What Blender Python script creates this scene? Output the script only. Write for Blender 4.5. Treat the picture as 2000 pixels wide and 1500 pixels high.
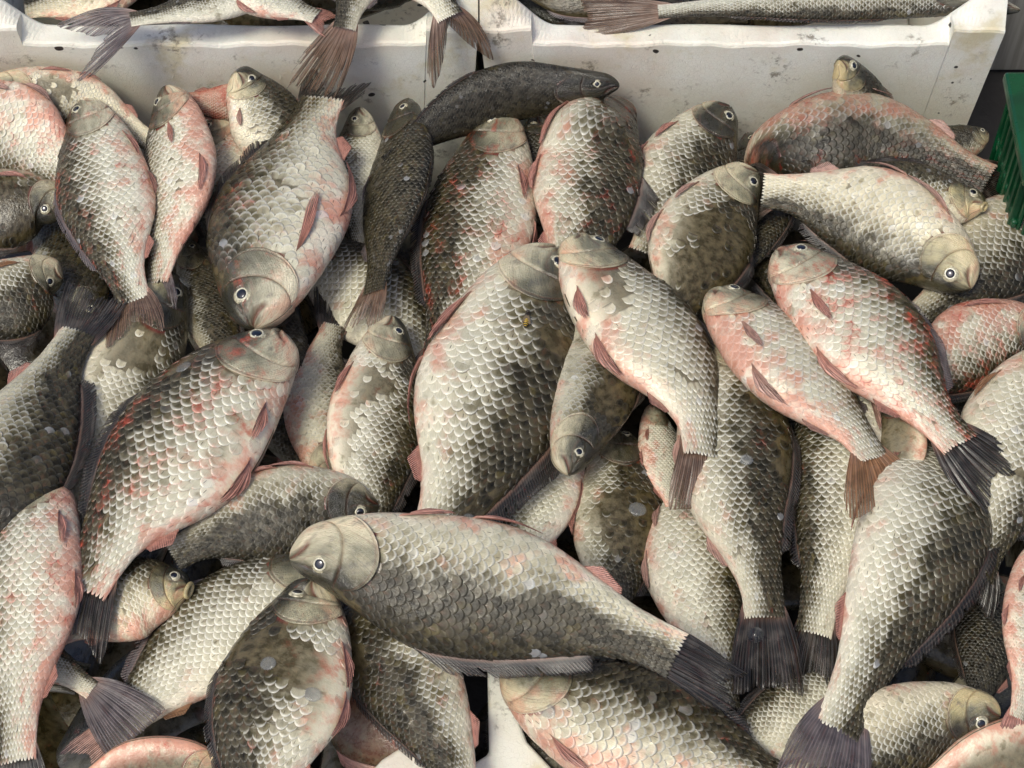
import bpy, math, random
import numpy as np

# ---------------------------------------------------------------- scene, camera, light
for o in list(bpy.data.objects):
    bpy.data.objects.remove(o)
SC = bpy.context.scene
COL = SC.collection
R = math.radians

cam_data = bpy.data.cameras.new("camera")
cam = bpy.data.objects.new("camera", cam_data)
COL.objects.link(cam)
SC.camera = cam
cam.location = (0.0, -0.81083, 1.2021)
cam.rotation_euler = (R(34), 0, 0)
cam_data.sensor_width = 36
cam_data.lens = 69.6008
cam_data.clip_start = 0.05
cam_data.clip_end = 60

world = bpy.data.worlds.new("World")
SC.world = world
world.use_nodes = True
wn, wl = world.node_tree.nodes, world.node_tree.links
wn.clear()
sky = wn.new("ShaderNodeTexSky")
sky.sky_type = 'NISHITA'
sky.sun_disc = False
SUN_EL, SUN_AZ = 60.0, -140.0            # azimuth from +Y (away from the viewer) towards +X
sky.sun_elevation = R(SUN_EL)
sky.sun_rotation = R(SUN_AZ)
sky.air_density = 0.5
sky.dust_density = 4.0
sky.ozone_density = 3.0
bg = wn.new("ShaderNodeBackground")
bg.inputs[1].default_value = 0.15
wo = wn.new("ShaderNodeOutputWorld")
wl.new(sky.outputs[0], bg.inputs[0])
wl.new(bg.outputs[0], wo.inputs[0])

sun_d = bpy.data.lights.new("sun", 'SUN')
sun_d.energy = 1.5
sun_d.angle = R(15)
sun_d.color = (1.0, 0.98, 0.82)
sun = bpy.data.objects.new("sun", sun_d)
COL.objects.link(sun)
sun.rotation_euler = (R(-(90 - SUN_EL)), 0, R(-SUN_AZ))
sun.location = (-1, 3, 4)

SC.view_settings.view_transform = 'Standard'
SC.view_settings.look = 'None'
SC.view_settings.gamma = 1.0
SC.view_settings.exposure = 0.30
SC.render.engine = 'CYCLES'

# ---------------------------------------------------------------- node helpers
class NT:
    def __init__(s, name):
        s.m = bpy.data.materials.new(name)
        s.m.use_nodes = True
        s.t = s.m.node_tree
        s.t.nodes.clear()
        s.out = s.t.nodes.new("ShaderNodeOutputMaterial")
    def n(s, typ, **kw):
        x = s.t.nodes.new(typ)
        for k, v in kw.items():
            setattr(x, k, v)
        return x
    def put(s, sock, v):
        if hasattr(v, 'is_output') or isinstance(v, bpy.types.NodeSocket):
            s.t.links.new(v, sock)
        elif isinstance(v, (tuple, list)):
            sock.default_value = tuple(v) + ((1.0,) if len(v) == 3 and len(sock.default_value) == 4 else ())
        else:
            sock.default_value = v
    def attr(s, name, out='Vector', typ='GEOMETRY'):
        x = s.n("ShaderNodeAttribute", attribute_name=name, attribute_type=typ)
        return x.outputs[out]
    def oattr(s, name):
        return s.attr(name, 'Fac', 'OBJECT')
    def sep(s, v):
        x = s.n("ShaderNodeSeparateXYZ")
        s.put(x.inputs[0], v)
        return x.outputs[0], x.outputs[1], x.outputs[2]
    def comb(s, a, b, c):
        x = s.n("ShaderNodeCombineXYZ")
        for i, v in enumerate((a, b, c)):
            s.put(x.inputs[i], v)
        return x.outputs[0]
    def m2(s, op, a, b=0.0, c=0.0, clamp=False):
        x = s.n("ShaderNodeMath", operation=op, use_clamp=clamp)
        for i, v in enumerate((a, b, c)):
            s.put(x.inputs[i], v)
        return x.outputs[0]
    def add(s, a, b): return s.m2('ADD', a, b)
    def sub(s, a, b): return s.m2('SUBTRACT', a, b)
    def mul(s, a, b): return s.m2('MULTIPLY', a, b)
    def ss(s, v, lo, hi, a=0.0, b=1.0):
        x = s.n("ShaderNodeMapRange", interpolation_type='SMOOTHSTEP')
        s.put(x.inputs[0], v)
        s.put(x.inputs[1], lo); s.put(x.inputs[2], hi); s.put(x.inputs[3], a); s.put(x.inputs[4], b)
        return x.outputs[0]
    def noise(s, vec, scale, detail=3.0, rough=0.55, out=0):
        x = s.n("ShaderNodeTexNoise")
        if vec is not None:
            s.put(x.inputs['Vector'], vec)
        x.inputs['Scale'].default_value = scale
        x.inputs['Detail'].default_value = detail
        x.inputs['Roughness'].default_value = rough
        return x.outputs[out]
    def vor(s, vec, scale, feature='F1'):
        x = s.n("ShaderNodeTexVoronoi", feature=feature)
        s.put(x.inputs['Vector'], vec)
        x.inputs['Scale'].default_value = scale
        return x.outputs[0]
    def mix(s, f, a, b, blend='MIX'):
        x = s.n("ShaderNodeMix", data_type='RGBA', blend_type=blend)
        x.clamp_factor = True
        s.put(x.inputs[0], f); s.put(x.inputs[6], a); s.put(x.inputs[7], b)
        return x.outputs[2]
    def scale(s, col, f):
        x = s.n("ShaderNodeVectorMath", operation='SCALE')
        s.put(x.inputs[0], col); s.put(x.inputs[3], f)
        return x.outputs[0]
    def bsdf(s, color, rough=0.5, coat=0.0, coat_rough=0.1, bump=None, bump_s=0.3, bump_d=0.001, sss=0.0, spec=0.5, metal=0.0, **kw):
        p = s.n("ShaderNodeBsdfPrincipled")
        s.put(p.inputs['Base Color'], color)
        s.put(p.inputs['Roughness'], rough)
        s.put(p.inputs['Coat Weight'], coat)
        s.put(p.inputs['Coat Roughness'], coat_rough)
        s.put(p.inputs['Specular IOR Level'], spec)
        s.put(p.inputs['Metallic'], metal)
        if sss:
            p.inputs['Subsurface Weight'].default_value = sss
            p.inputs['Subsurface Radius'].default_value = (1.0, 0.35, 0.2)
            p.inputs['Subsurface Scale'].default_value = 0.004
        for k, v in kw.items():
            s.put(p.inputs[k.replace('_', ' ')], v)
        if bump is not None:
            b = s.n("ShaderNodeBump")
            b.inputs['Strength'].default_value = bump_s
            b.inputs['Distance'].default_value = bump_d
            s.put(b.inputs['Height'], bump)
            s.t.links.new(b.outputs[0], p.inputs['Normal'])
            s.t.links.new(b.outputs[0], p.inputs['Coat Normal'])
        s.t.links.new(p.outputs[0], s.out.inputs[0])
        return p

# ---------------------------------------------------------------- fish materials
def fish_colour(t, is_scale):
    """pigment of back, flank, belly and blood patches as a function of the place on the fish"""
    u, v0, seed = t.sep(t.attr('fuv'))
    v = t.m2('ABSOLUTE', v0)
    P = t.comb(t.mul(u, 2.4), v, t.mul(seed, 7.3))
    dark, pink, blood, warm, pale = (t.oattr(k) for k in ('dark', 'pink', 'blood', 'warm', 'pale'))
    n1 = t.noise(P, 4.0, 2.0)
    n2 = t.noise(P, 13.0, 3.0)
    n3 = t.noise(P, 60.0, 3.0, 0.65)
    vb = t.add(v, t.add(t.mul(t.sub(n1, 0.5), 0.42), t.mul(t.sub(n2, 0.5), 0.22)))
    back = t.ss(vb, t.sub(dark, 0.02), t.add(dark, 0.22), 1.0, 0.0)
    up = t.ss(vb, t.add(dark, 0.08), t.add(dark, 0.46))
    belly = t.ss(vb, t.add(0.66, t.mul(dark, 0.35)), t.add(0.90, t.mul(dark, 0.35)))
    flank_lo = t.mix(t.ss(n2, 0.35, 0.65), (0.140, 0.116, 0.050), (0.23, 0.205, 0.125))
    flank = t.mix(up, flank_lo, t.mix(warm, (0.63, 0.61, 0.475), (0.69, 0.60, 0.39)))
    col = t.mix(belly, flank, t.mix(warm, (0.78, 0.72, 0.59), (0.79, 0.67, 0.45)))
    bk = t.mix(t.ss(n2, 0.35, 0.7), (0.014, 0.012, 0.006), (0.060, 0.046, 0.016))
    col = t.mix(t.mul(back, 0.93), col, bk)
    col = t.mix(t.ss(t.add(v, t.mul(t.sub(n2, 0.5), 0.06)), 0.03, 0.15, 0.85, 0.0), col, (0.020, 0.018, 0.011))
    # olive stains
    st = t.ss(t.noise(t.comb(t.mul(u, 2.4), v, t.add(t.mul(seed, 7.3), 3.1)), 7.0, 3.0), 0.60, 0.70)
    col = t.mix(t.mul(st, 0.55), col, (0.14, 0.11, 0.035))
    # pink flush towards the belly and behind the gills
    np_ = t.noise(t.comb(t.mul(u, 2.4), v, t.add(t.mul(seed, 7.3), 9.7)), 5.0, 4.0, 0.62)
    pk = t.ss(t.add(t.add(np_, t.mul(t.sub(v, 0.60), 0.50)), t.mul(t.sub(pink, 0.5), 0.70)), 0.52, 0.76)
    pk = t.mul(pk, t.sub(1.0, t.mul(back, 0.82)))
    col = t.mix(t.mul(pk, 0.78), col, (0.64, 0.255, 0.165))
    nb = t.noise(t.comb(t.mul(u, 2.4), v, t.add(t.mul(seed, 7.3), 15.2)), 5.0, 6.0, 0.72)
    bd = t.ss(t.add(nb, t.mul(t.sub(blood, 0.5), 0.70)), 0.50, 0.68)
    if is_scale:
        s_, r_, q_ = t.sep(t.attr('suv'))
        edge = t.m2('MAXIMUM', t.ss(r_, 0.12, 0.42, 1.0, 0.0), t.ss(r_, 0.86, 0.97))
        edge = t.m2('MAXIMUM', edge, t.ss(t.m2('ABSOLUTE', s_), 0.55, 1.0))
        core = t.ss(t.add(nb, t.mul(t.sub(blood, 0.5), 0.70)), 0.61, 0.71)
        col = t.mix(t.mul(bd, t.add(0.30, t.mul(edge, 0.60))), col, (0.46, 0.062, 0.032))
        col = t.mix(t.mul(core, 0.60), col, (0.47, 0.060, 0.030))
    else:
        col = t.mix(t.mul(bd, 0.75), col, (0.50, 0.080, 0.042))
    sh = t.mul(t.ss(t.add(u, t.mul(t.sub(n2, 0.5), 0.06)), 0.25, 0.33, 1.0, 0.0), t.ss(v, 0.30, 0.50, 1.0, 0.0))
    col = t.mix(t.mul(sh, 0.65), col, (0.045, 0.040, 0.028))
    return u, v, seed, P, n1, n2, n3, back, up, pk, bd, pale, col, warm

def mat_skin():
    t = NT("fish_skin")
    u, v, seed, P, n1, n2, n3, back, up, pk, bd, pale, col, warm = fish_colour(t, False)
    # bare skin where scales have come off is duller
    dull = t.ss(v, 0.62, 0.9)
    col = t.mix(t.mul(t.sub(1.0, dull), 0.80), col, t.mix(t.ss(n2, 0.35, 0.7), (0.045, 0.034, 0.012), (0.125, 0.095, 0.040)))
    # head colours
    hm = t.attr('hm', 'Fac')
    vh = t.add(v, t.add(t.mul(t.sub(n2, 0.5), 0.10), t.mul(t.sub(n1, 0.5), 0.22)))
    hdark = t.oattr('head')
    h = t.mix(t.ss(vh, t.sub(hdark, 0.08), t.add(hdark, 0.28)), t.mix(t.ss(n1, 0.4, 0.6), (0.026, 0.024, 0.014), (0.060, 0.052, 0.026)),
              t.mix(t.ss(n1, 0.30, 0.70), (0.20, 0.19, 0.125), t.mix(warm, (0.46, 0.45, 0.36), (0.50, 0.42, 0.20))))
    h = t.mix(t.ss(vh, t.add(0.44, t.mul(hdark, 0.38)), t.add(0.76, t.mul(hdark, 0.38))), h, t.mix(warm, (0.66, 0.63, 0.50), (0.68, 0.54, 0.27)))
    h = t.mix(t.mul(pk, 0.55), h, (0.60, 0.27, 0.17))
    h = t.mix(t.mul(bd, 0.6), h, (0.42, 0.06, 0.03))
    lin = t.noise(t.comb(t.mul(u, 14.0), t.mul(t.add(v, t.mul(u, 1.6)), 120.0), seed), 1.0, 2.0)
    h = t.mix(t.ss(lin, 0.45, 0.70, 0.0, 0.45), h, t.scale(h, 0.45))
    pu = t.ss(t.noise(t.comb(t.mul(u, 2.4), v, t.add(t.mul(seed, 7.3), 21.0)), 9.0, 3.0), 0.56, 0.72)
    h = t.mix(t.mul(pu, 0.5), h, (0.085, 0.075, 0.070))
    speck = t.ss(t.noise(P, 130.0, 2.0, 0.6), 0.60, 0.70)
    h = t.mix(t.mul(speck, 0.22), h, (0.06, 0.055, 0.035))
    h = t.mix(t.mul(t.attr('memb', 'Fac'), 0.75), h, t.mix(t.ss(n1, 0.4, 0.6), (0.40, 0.30, 0.20), (0.58, 0.50, 0.36)))
    col = t.mix(hm, col, h)
    gap = t.attr('gap', 'Fac')
    col = t.mix(gap, col, (0.16, 0.020, 0.014))
    mo = t.attr('mouth', 'Fac')
    col = t.mix(mo, col, (0.14, 0.05, 0.03))  # darker mouth line, nostril, head creases and gill folds
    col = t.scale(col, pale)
    bump = t.add(t.add(t.mul(n3, 0.6), t.mul(t.noise(P, 24.0, 3.0), 1.2)), t.mul(t.mul(t.add(lin, t.mul(t.noise(P, 70.0, 2.0), 1.3)), hm), 1.5))
    rough = t.ss(n2, 0.3, 0.7, 0.22, 0.42)
    t.bsdf(col, rough, coat=t.ss(n2, 0.35, 0.6, 0.30, 0.80), coat_rough=0.05, bump=bump, bump_s=0.4, bump_d=0.0010, sss=0.12, spec=0.30)
    return t.m

def mat_scale():
    t = NT("fish_scale")
    u, v, seed, P, n1, n2, n3, back, up, pk, bd, pale, col, warm = fish_colour(t, True)
    s, r, rnd = t.sep(t.attr('suv'))
    sa = t.m2('ABSOLUTE', s)
    # fan of fine rays in each scale
    ang = t.m2('DIVIDE', s, t.add(t.mul(r, 0.9), 0.35))
    fan = t.noise(t.comb(t.mul(ang, 9.0), t.mul(r, 0.8), t.mul(rnd, 50.0)), 1.6, 2.0)
    col = t.mix(t.mul(t.ss(fan, 0.40, 0.66), t.ss(r, 0.2, 0.7, 0.10, 0.36)), col, t.scale(col, 0.42))
    # pigment in the middle of every scale, stronger high on the flank
    rr = t.m2('SQRT', t.add(t.mul(t.mul(s, s), 1.0), t.mul(t.m2('POWER', t.sub(r, 0.42), 2.0), 2.2)))
    spot = t.ss(rr, 0.05, 0.62, 1.0, 0.0)
    amt = t.mul(t.ss(v, 0.25, 0.80, 0.85, 0.08), t.ss(t.add(n1, t.mul(rnd, 0.25)), 0.40, 0.75, 0.45, 1.0))
    col = t.mix(t.mul(spot, amt), col, t.mix(t.ss(rnd, 0.5, 0.9, 0.0, 0.5), t.scale(col, 0.26), (0.15, 0.085, 0.045)))
    # black fleck on some scales
    fl = t.mul(t.ss(t.m2('ABSOLUTE', t.add(s, t.mul(t.sub(rnd, 0.5), 0.5))), 0.03, 0.09, 1.0, 0.0), t.mul(t.ss(r, 0.48, 0.56), t.ss(r, 0.74, 0.84, 1.0, 0.0)))
    col = t.mix(t.mul(fl, t.ss(rnd, 0.80, 0.84, 0.0, 0.8)), col, (0.03, 0.022, 0.015))
    # pale horny rim, dark skin pocket at the root with overlap shade painted in
    sm = t.ss(v, 0.66, 0.92, 1.0, 0.25)
    rim = t.mul(t.mul(sm, t.ss(r, 0.72, 0.90)), t.ss(back, 0.2, 1.0, 0.48, 0.03))
    col = t.mix(rim, col, t.mix(bd, (0.74, 0.72, 0.64), (0.62, 0.34, 0.26)))
    col = t.mix(t.mul(sm, t.ss(r, 0.965, 0.995, 0.0, 0.60)), col, (0.10, 0.078, 0.05))
    col = t.mix(t.mul(sm, t.ss(r, 0.14, 0.40, 0.78, 0.0)), col, (0.075, 0.055, 0.035))
    col = t.scale(col, t.add(0.90, t.mul(rnd, 0.20)))
    pearl = t.mul(t.ss(rnd, 0.982, 0.988), t.ss(n1, 0.45, 0.6, 0.05, 0.32))
    col = t.mix(pearl, col, (0.66, 0.68, 0.70))
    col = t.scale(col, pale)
    bump = t.add(t.mul(n3, 0.5), t.mul(fan, 0.9))
    rough = t.ss(t.add(n2, t.mul(t.sub(rnd, 0.5), 0.3)), 0.3, 0.7, 0.20, 0.38)
    t.bsdf(col, rough, coat=t.ss(n2, 0.38, 0.62, 0.10, 0.60), coat_rough=0.06, bump=bump, bump_s=0.45, bump_d=0.0006, sss=0.05, spec=0.28, metal=t.mul(t.sub(1.0, back), 0.10))
    return t.m

def mat_fin():
    t = NT("fish_fin")
    w, r, seed = t.sep(t.attr('fuv'))
    fr, fg, fb = (t.oattr(k) for k in ('finr', 'fing', 'finb'))
    nr = t.attr('rays', 'Fac')
    base = t.comb(fr, fg, fb)
    ray = t.m2('SINE', t.mul(t.add(w, t.mul(t.noise(t.comb(w, r, seed), 3.0), 0.02)), t.mul(nr, 6.2832)))
    ph = t.add(t.mul(w, 9.0), 0.0)
    n = t.noise(t.comb(t.mul(w, 40.0), t.mul(r, 3.0), t.mul(seed, 3.0)), 1.0, 4.0, 0.6)
    n2 = t.noise(t.comb(t.mul(w, 3.0), t.mul(r, 3.0), t.mul(seed, 5.0)), 1.5, 3.0)
    col = t.mix(t.ss(n2, 0.35, 0.7), base, t.scale(base, 2.3))
    col = t.mix(t.ss(ray, 0.1, 0.9, 0.0, 0.55), col, t.mix(0.07, t.scale(col, 1.8), (0.36, 0.27, 0.20)))
    col = t.mix(t.ss(n, 0.52, 0.75, 0.0, 0.6), col, t.mix(0.30, t.scale(base, 0.5), (0.26, 0.07, 0.05)))
    col = t.mix(t.ss(r, 0.0, 0.30, 0.45, 0.0), col, (0.42, 0.24, 0.17))
    bump = t.add(t.mul(ray, 0.5), t.mul(n, 1.2))
    al = t.m2('MAXIMUM', t.ss(ray, -0.2, 0.7, 0.0, 1.0), t.ss(r, 0.15, 1.0, 1.0, 0.30))
    col = t.mix(t.ss(n2, 0.50, 0.66, 0.0, 0.45), col, (0.10, 0.085, 0.072))
    t.bsdf(col, 0.33, coat=0.15, coat_rough=0.12, bump=bump, bump_s=0.5, bump_d=0.0004, sss=0.05, Alpha=t.m2('MINIMUM', al, 0.96))
    return t.m

def mat_simple(name, col, rough=0.4, coat=0.0, noise=0.0, nscale=300.0, sss=0.0, spec=0.5):
    t = NT(name)
    c = col
    if noise:
        tc = t.n("ShaderNodeTexCoord").outputs['Object']
        k = t.noise(tc, nscale, 3.0)
        c = t.mix(t.ss(k, 0.3, 0.7), tuple(x * (1 - noise) for x in col), tuple(min(1, x * (1 + noise)) for x in col))
    t.bsdf(c, rough, coat=coat, coat_rough=0.05, sss=sss, spec=spec)
    return t.m

M_SKIN, M_SCALE, M_FIN = mat_skin(), mat_scale(), mat_fin()
M_IRIS = mat_simple("eye_iris_pale", (0.52, 0.49, 0.36), 0.22, 0.8, 0.25, 900)
M_IRIS_GOLD = mat_simple("eye_ball_gold", (0.40, 0.36, 0.24), 0.25, 0.8, 0.45, 700)
M_PUPIL = mat_simple("eye_pupil", (0.006, 0.007, 0.011), 0.05, 1.0)
M_LIP = mat_simple("lip_skin", (0.40, 0.33, 0.17), 0.3, 0.3, 0.3, 200, 0.1)
M_MOUTH = mat_simple("mouth_inside", (0.22, 0.12, 0.06), 0.4, 0.4, 0.4, 300)

# ---------------------------------------------------------------- mesh helpers
def grid_mesh(name, P, attrs, wrap=False, smooth=True):
    """P: (n, m, 3) array"""
    n, m = P.shape[:2]
    idx = np.arange(n * m).reshape(n, m)
    if wrap:
        a, b = idx, np.roll(idx, -1, axis=1)
        q = np.stack([a[:-1], b[:-1], b[1:], a[1:]], -1).reshape(-1, 4)
    else:
        q = np.stack([idx[:-1, :-1], idx[:-1, 1:], idx[1:, 1:], idx[1:, :-1]], -1).reshape(-1, 4)
    return raw_mesh(name, P.reshape(-1, 3), q, attrs, smooth)

def raw_mesh(name, V, Q, attrs=None, smooth=True):
    me = bpy.data.meshes.new(name)
    V = np.ascontiguousarray(V, dtype=np.float32)
    Q = np.ascontiguousarray(Q, dtype=np.int32)
    me.vertices.add(len(V))
    me.vertices.foreach_set("co", V.ravel())
    k = Q.shape[1]
    me.loops.add(Q.size)
    me.loops.foreach_set("vertex_index", Q.ravel())
    me.polygons.add(len(Q))
    me.polygons.foreach_set("loop_start", np.arange(0, Q.size, k, dtype=np.int32))
    me.polygons.foreach_set("loop_total", np.full(len(Q), k, dtype=np.int32))
    if smooth:
        me.polygons.foreach_set("use_smooth", np.ones(len(Q), dtype=bool))
    me.update(calc_edges=True)
    for kname, arr in (attrs or {}).items():
        arr = np.asarray(arr, dtype=np.float32)
        if arr.ndim == 2:
            a = me.attributes.new(kname, 'FLOAT_VECTOR', 'POINT')
            a.data.foreach_set("vector", arr.ravel())
        else:
            a = me.attributes.new(kname, 'FLOAT', 'POINT')
            a.data.foreach_set("value", arr.ravel())
    return me

def link(name, me, mat, parent=None, props=None, flip=False):
    if mat is not None:
        me.materials.append(mat)
    if flip:
        me.flip_normals()
    o = bpy.data.objects.new(name, me)
    COL.objects.link(o)
    if parent is not None:
        o.parent = parent
        o.matrix_parent_inverse = parent.matrix_world.inverted() if False else o.matrix_parent_inverse
    for k, v in (props or {}).items():
        o[k] = v
    return o

def unit(a):
    return a / np.maximum(np.linalg.norm(a, axis=-1, keepdims=True), 1e-12)

def sstep(x, a, b):
    x = np.clip((x - a) / (b - a), 0, 1)
    return x * x * (3 - 2 * x)

# fish outline tables: half heights (share of body height) and half thickness along the body
UU = np.array([0, .03, .06, .10, .15, .20, .26, .33, .40, .48, .56, .64, .72, .80, .88, .95, 1.0, 1.06])
HD = np.array([.120, .160, .200, .245, .300, .355, .405, .465, .497, .50, .475, .425, .355, .275, .205, .175, .172, .172])
HV = np.array([.125, .175, .220, .270, .325, .370, .410, .455, .485, .50, .485, .430, .340, .245, .185, .165, .165, .165])
TT = np.array([.075, .110, .140, .168, .192, .208, .222, .232, .236, .230, .212, .182, .148, .112, .076, .046, .026, .012])
US = np.linspace(-0.02, 1.06, 541)
def smooth_table(y):
    z = np.interp(US, UU, y)
    k = np.hanning(33); k /= k.sum()
    return np.convolve(np.pad(z, 16, mode='edge'), k, mode='valid')
HD_T, HV_T, TT_T = smooth_table(HD), smooth_table(HV), smooth_table(TT)
# share of the way round the flank (0 back, 1 belly) against section angle
_a = np.linspace(0, math.pi, 400)
_x, _y = 0.21 * np.sin(_a), 0.48 * np.cos(_a)
_s = np.concatenate([[0], np.cumsum(np.hypot(np.diff(_x), np.diff(_y)))])
_s /= _s[-1]

def v2a(v):
    """v in [-1, 1]: 0..1 the visible flank from back to belly, 0..-1 the other one"""
    return np.sign(v + 1e-9) * np.interp(np.abs(v), _s, _a)

def catmull(P, n):
    P = np.array(P, float)
    if len(P) == 2:
        P = np.array([P[0], (P[0] + P[1]) / 2, P[1]])
    Q = np.vstack([2 * P[0] - P[1], P, 2 * P[-1] - P[-2]])
    out = []
    for i in range(len(P) - 1):
        p0, p1, p2, p3 = Q[i:i + 4]
        t = np.linspace(0, 1, 60, endpoint=False)[:, None]
        out.append(0.5 * ((2 * p1) + (-p0 + p2) * t + (2 * p0 - 5 * p1 + 4 * p2 - p3) * t ** 2 + (-p0 + 3 * p1 - 3 * p2 + p3) * t ** 3))
    out.append(P[-1:])
    C = np.vstack(out)
    d = np.concatenate([[0], np.cumsum(np.linalg.norm(np.diff(C, axis=0), axis=1))])
    L = d[-1]
    s = np.linspace(0, L, n)
    C = np.stack([np.interp(s, d, C[:, k]) for k in range(3)], -1)
    k = np.hanning(21); k /= k.sum()
    C = np.stack([np.convolve(np.pad(C[:, j], 10, mode='reflect', reflect_type='odd'), k, mode='valid') for j in range(3)], -1)
    return C, L

N0 = unit(np.array([0.0, -0.27, 1.0]))

def u_oper(v):                       # rear edge of the gill cover
    return 0.246 - 0.155 * np.clip((v - .50) / .50, 0, 1) ** 1.9 - 0.105 * np.clip((.50 - v) / .36, 0, 1) ** 2.0
def u_cheek(v):                      # rear edge of the cheek
    return 0.142 - 0.070 * np.clip((v - .50) / .5, 0, 1) ** 2 - 0.03 * np.clip((.5 - v) / .5, 0, 1) ** 2
EYE_U, EYE_V = 0.082, 0.375

class Fish:
    def __init__(f, pts, H, sgn, roll, seed, lump=1.0):
        f.H, f.seed = H, seed
        rng = np.random.RandomState(int(seed * 1000) % 100000)
        C, L = catmull(pts, 260)
        f.L = L
        T = unit(np.gradient(C, axis=0))
        us = np.linspace(0, 1, 260)
        # carry the line on a little beyond both ends
        e0 = C[0] - T[0] * np.linspace(.02, 0, 6, endpoint=False)[:, None] * L
        e1 = C[-1] + T[-1] * np.linspace(0, .08, 9)[1:, None] * L
        C = np.vstack([e0, C, e1])
        T = np.vstack([np.repeat(T[:1], 6, 0), T, np.repeat(T[-1:], 8, 0)])
        f.us = np.concatenate([np.linspace(-.02, 0, 6, endpoint=False), us, 1 + np.linspace(0, .08, 9)[1:]])
        D = unit(np.cross(N0, T)) * sgn
        N = unit(np.cross(T, D)); N *= np.sign((N @ N0))[:, None]
        r0, r1 = roll if isinstance(roll, (tuple, list)) else (roll, roll)
        a = np.radians(np.interp(f.us, [0.25, 1.0], [r0, r1]))[:, None]
        D2 = D * np.cos(a) - N * np.sin(a)
        N2 = N * np.cos(a) + D * np.sin(a)
        f.C, f.T, f.D, f.N = C, T, D2, N2
        f.sgn = sgn
        f.w = rng.uniform(-1, 1, (7, 4)); f.lump = lump
        f.origin = C[len(C) // 2].copy(); f.origin[2] -= 0.0
    def fr(f, u):
        g = lambda A: np.stack([np.interp(u, f.us, A[:, k]) for k in range(3)], -1)
        return g(f.C), unit(g(f.T)), unit(g(f.D)), unit(g(f.N))
    def S(f, u, v, off=0.0):
        u = np.asarray(u, float); v = np.asarray(v, float)
        u, v, off = np.broadcast_arrays(u, v, np.asarray(off, float))
        C, T, D, N = f.fr(u)
        # v may run past 0 or 1 on to the other flank
        vv = np.where(v > 1, v - 2, v)
        a = v2a(vv)
        ca, sa = np.cos(a), np.sin(a)
        cap = np.clip(1 - (1 - np.clip((u + 0.004) / 0.060, 0, 1)) ** 2.2, 0, 1) ** .5
        cap = 0.02 + 0.98 * cap
        hd, hv, tt = (np.interp(u, US, A) * f.H for A in (HD_T, HV_T, TT_T))
        h = np.where(ca > 0, hd, hv) * cap
        t = tt * cap
        # slack flesh: gentle lumps and dents
        b = 0
        for k in range(7):
            b = b + np.sin(u * (4 + 2.6 * k) + f.w[k, 0] * 9 + a * (1 + k % 3) + f.w[k, 1] * 5) * f.w[k, 2] * (0.9 ** k)
        b = b * 0.0055 * f.H * f.lump * sstep(u, .18, .4) * (1 - sstep(u, .85, 1.0))
        P = C + D * (ca * h)[..., None] + N * (sa * t)[..., None]
        n = unit(D * (ca / np.maximum(h, 1e-5))[..., None] + N * (sa / np.maximum(t, 1e-5))[..., None])
        return P + n * (off + b)[..., None]
    def nrm(f, u, v):
        e = 0.004
        du = f.S(u + e, v) - f.S(u - e, v)
        dv = f.S(u, v + e) - f.S(u, v - e)
        n = unit(np.cross(du, dv))
        P0 = f.S(u, v, 0.0); P1 = f.S(u, v, 0.001)
        n = n * np.sign(np.sum(n * (P1 - P0), -1))[..., None]
        return n

def head_off(u, v, H):
    """relief of the head: cheek, crease, mouth line, socket"""
    va = np.abs(v)
    uc = u_cheek(va)
    m = sstep(va, .10, .22) * (1 - sstep(va, .93, 1.0))
    off = 0.010 * sstep(uc - u, -.004, .006) * m * sstep(u, .02, .07)
    off = off - 0.010 * np.exp(-((u - uc - .004) / .006) ** 2) * m
    # eye socket rim
    de = np.hypot((u - EYE_U) * 2.25, (va - EYE_V) * 1.12)
    off = off + 0.010 * np.exp(-((de - .072) / .02) ** 2)
    off = off - 0.014 * (1 - sstep(de, .03, .06))
    # under the eye, fine crease
    q = va - (.60 + 1.2 * (u - .06))
    off = off - 0.004 * np.exp(-(q / .02) ** 2) * sstep(u, .02, .05) * (1 - sstep(u, .11, .14))
    # mouth
    mq = va - (.50 + 3.6 * np.clip(u, 0, 1))
    mm = np.exp(-(mq / .055) ** 2) * (1 - sstep(u, .045, .060))
    off = off - 0.020 * mm
    # lip swell
    off = off + 0.015 * np.exp(-((mq + .12) / .07) ** 2) * (1 - sstep(u, .040, .055)) + 0.013 * np.exp(-((mq - .13) / .09) ** 2) * (1 - sstep(u, .035, .06))
    # nostril
    dn = np.hypot((u - .040) * 2.2, (va - .30))
    off = off - 0.012 * (1 - sstep(dn, .008, .022))
    # bony ring under the eye, nose furrow, folds of the gill plate
    cr = np.exp(-((de - .135 - .02 * np.sin(va * 14)) / .010) ** 2) * sstep(va, EYE_V - .02, EYE_V + .08) * (1 - sstep(u, .115, .14))
    off = off - .005 * cr
    c2 = np.exp(-((va - (.30 - 1.1 * (u - .04))) / .012) ** 2) * sstep(u, .02, .035) * (1 - sstep(u, .07, .09))
    off = off - .004 * c2
    up = uc + .035
    c3 = np.exp(-((u - up) / .006) ** 2) * sstep(va, .3, .42) * (1 - sstep(va, .86, .95))
    off = off - .004 * c3
    mm = np.clip(mm + .42 * cr + .3 * c2 + .45 * np.exp(-((u - uc - .004) / .005) ** 2) * m + .5 * (1 - sstep(dn, .006, .016)), 0, 1)
    return off * H, mm

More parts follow.
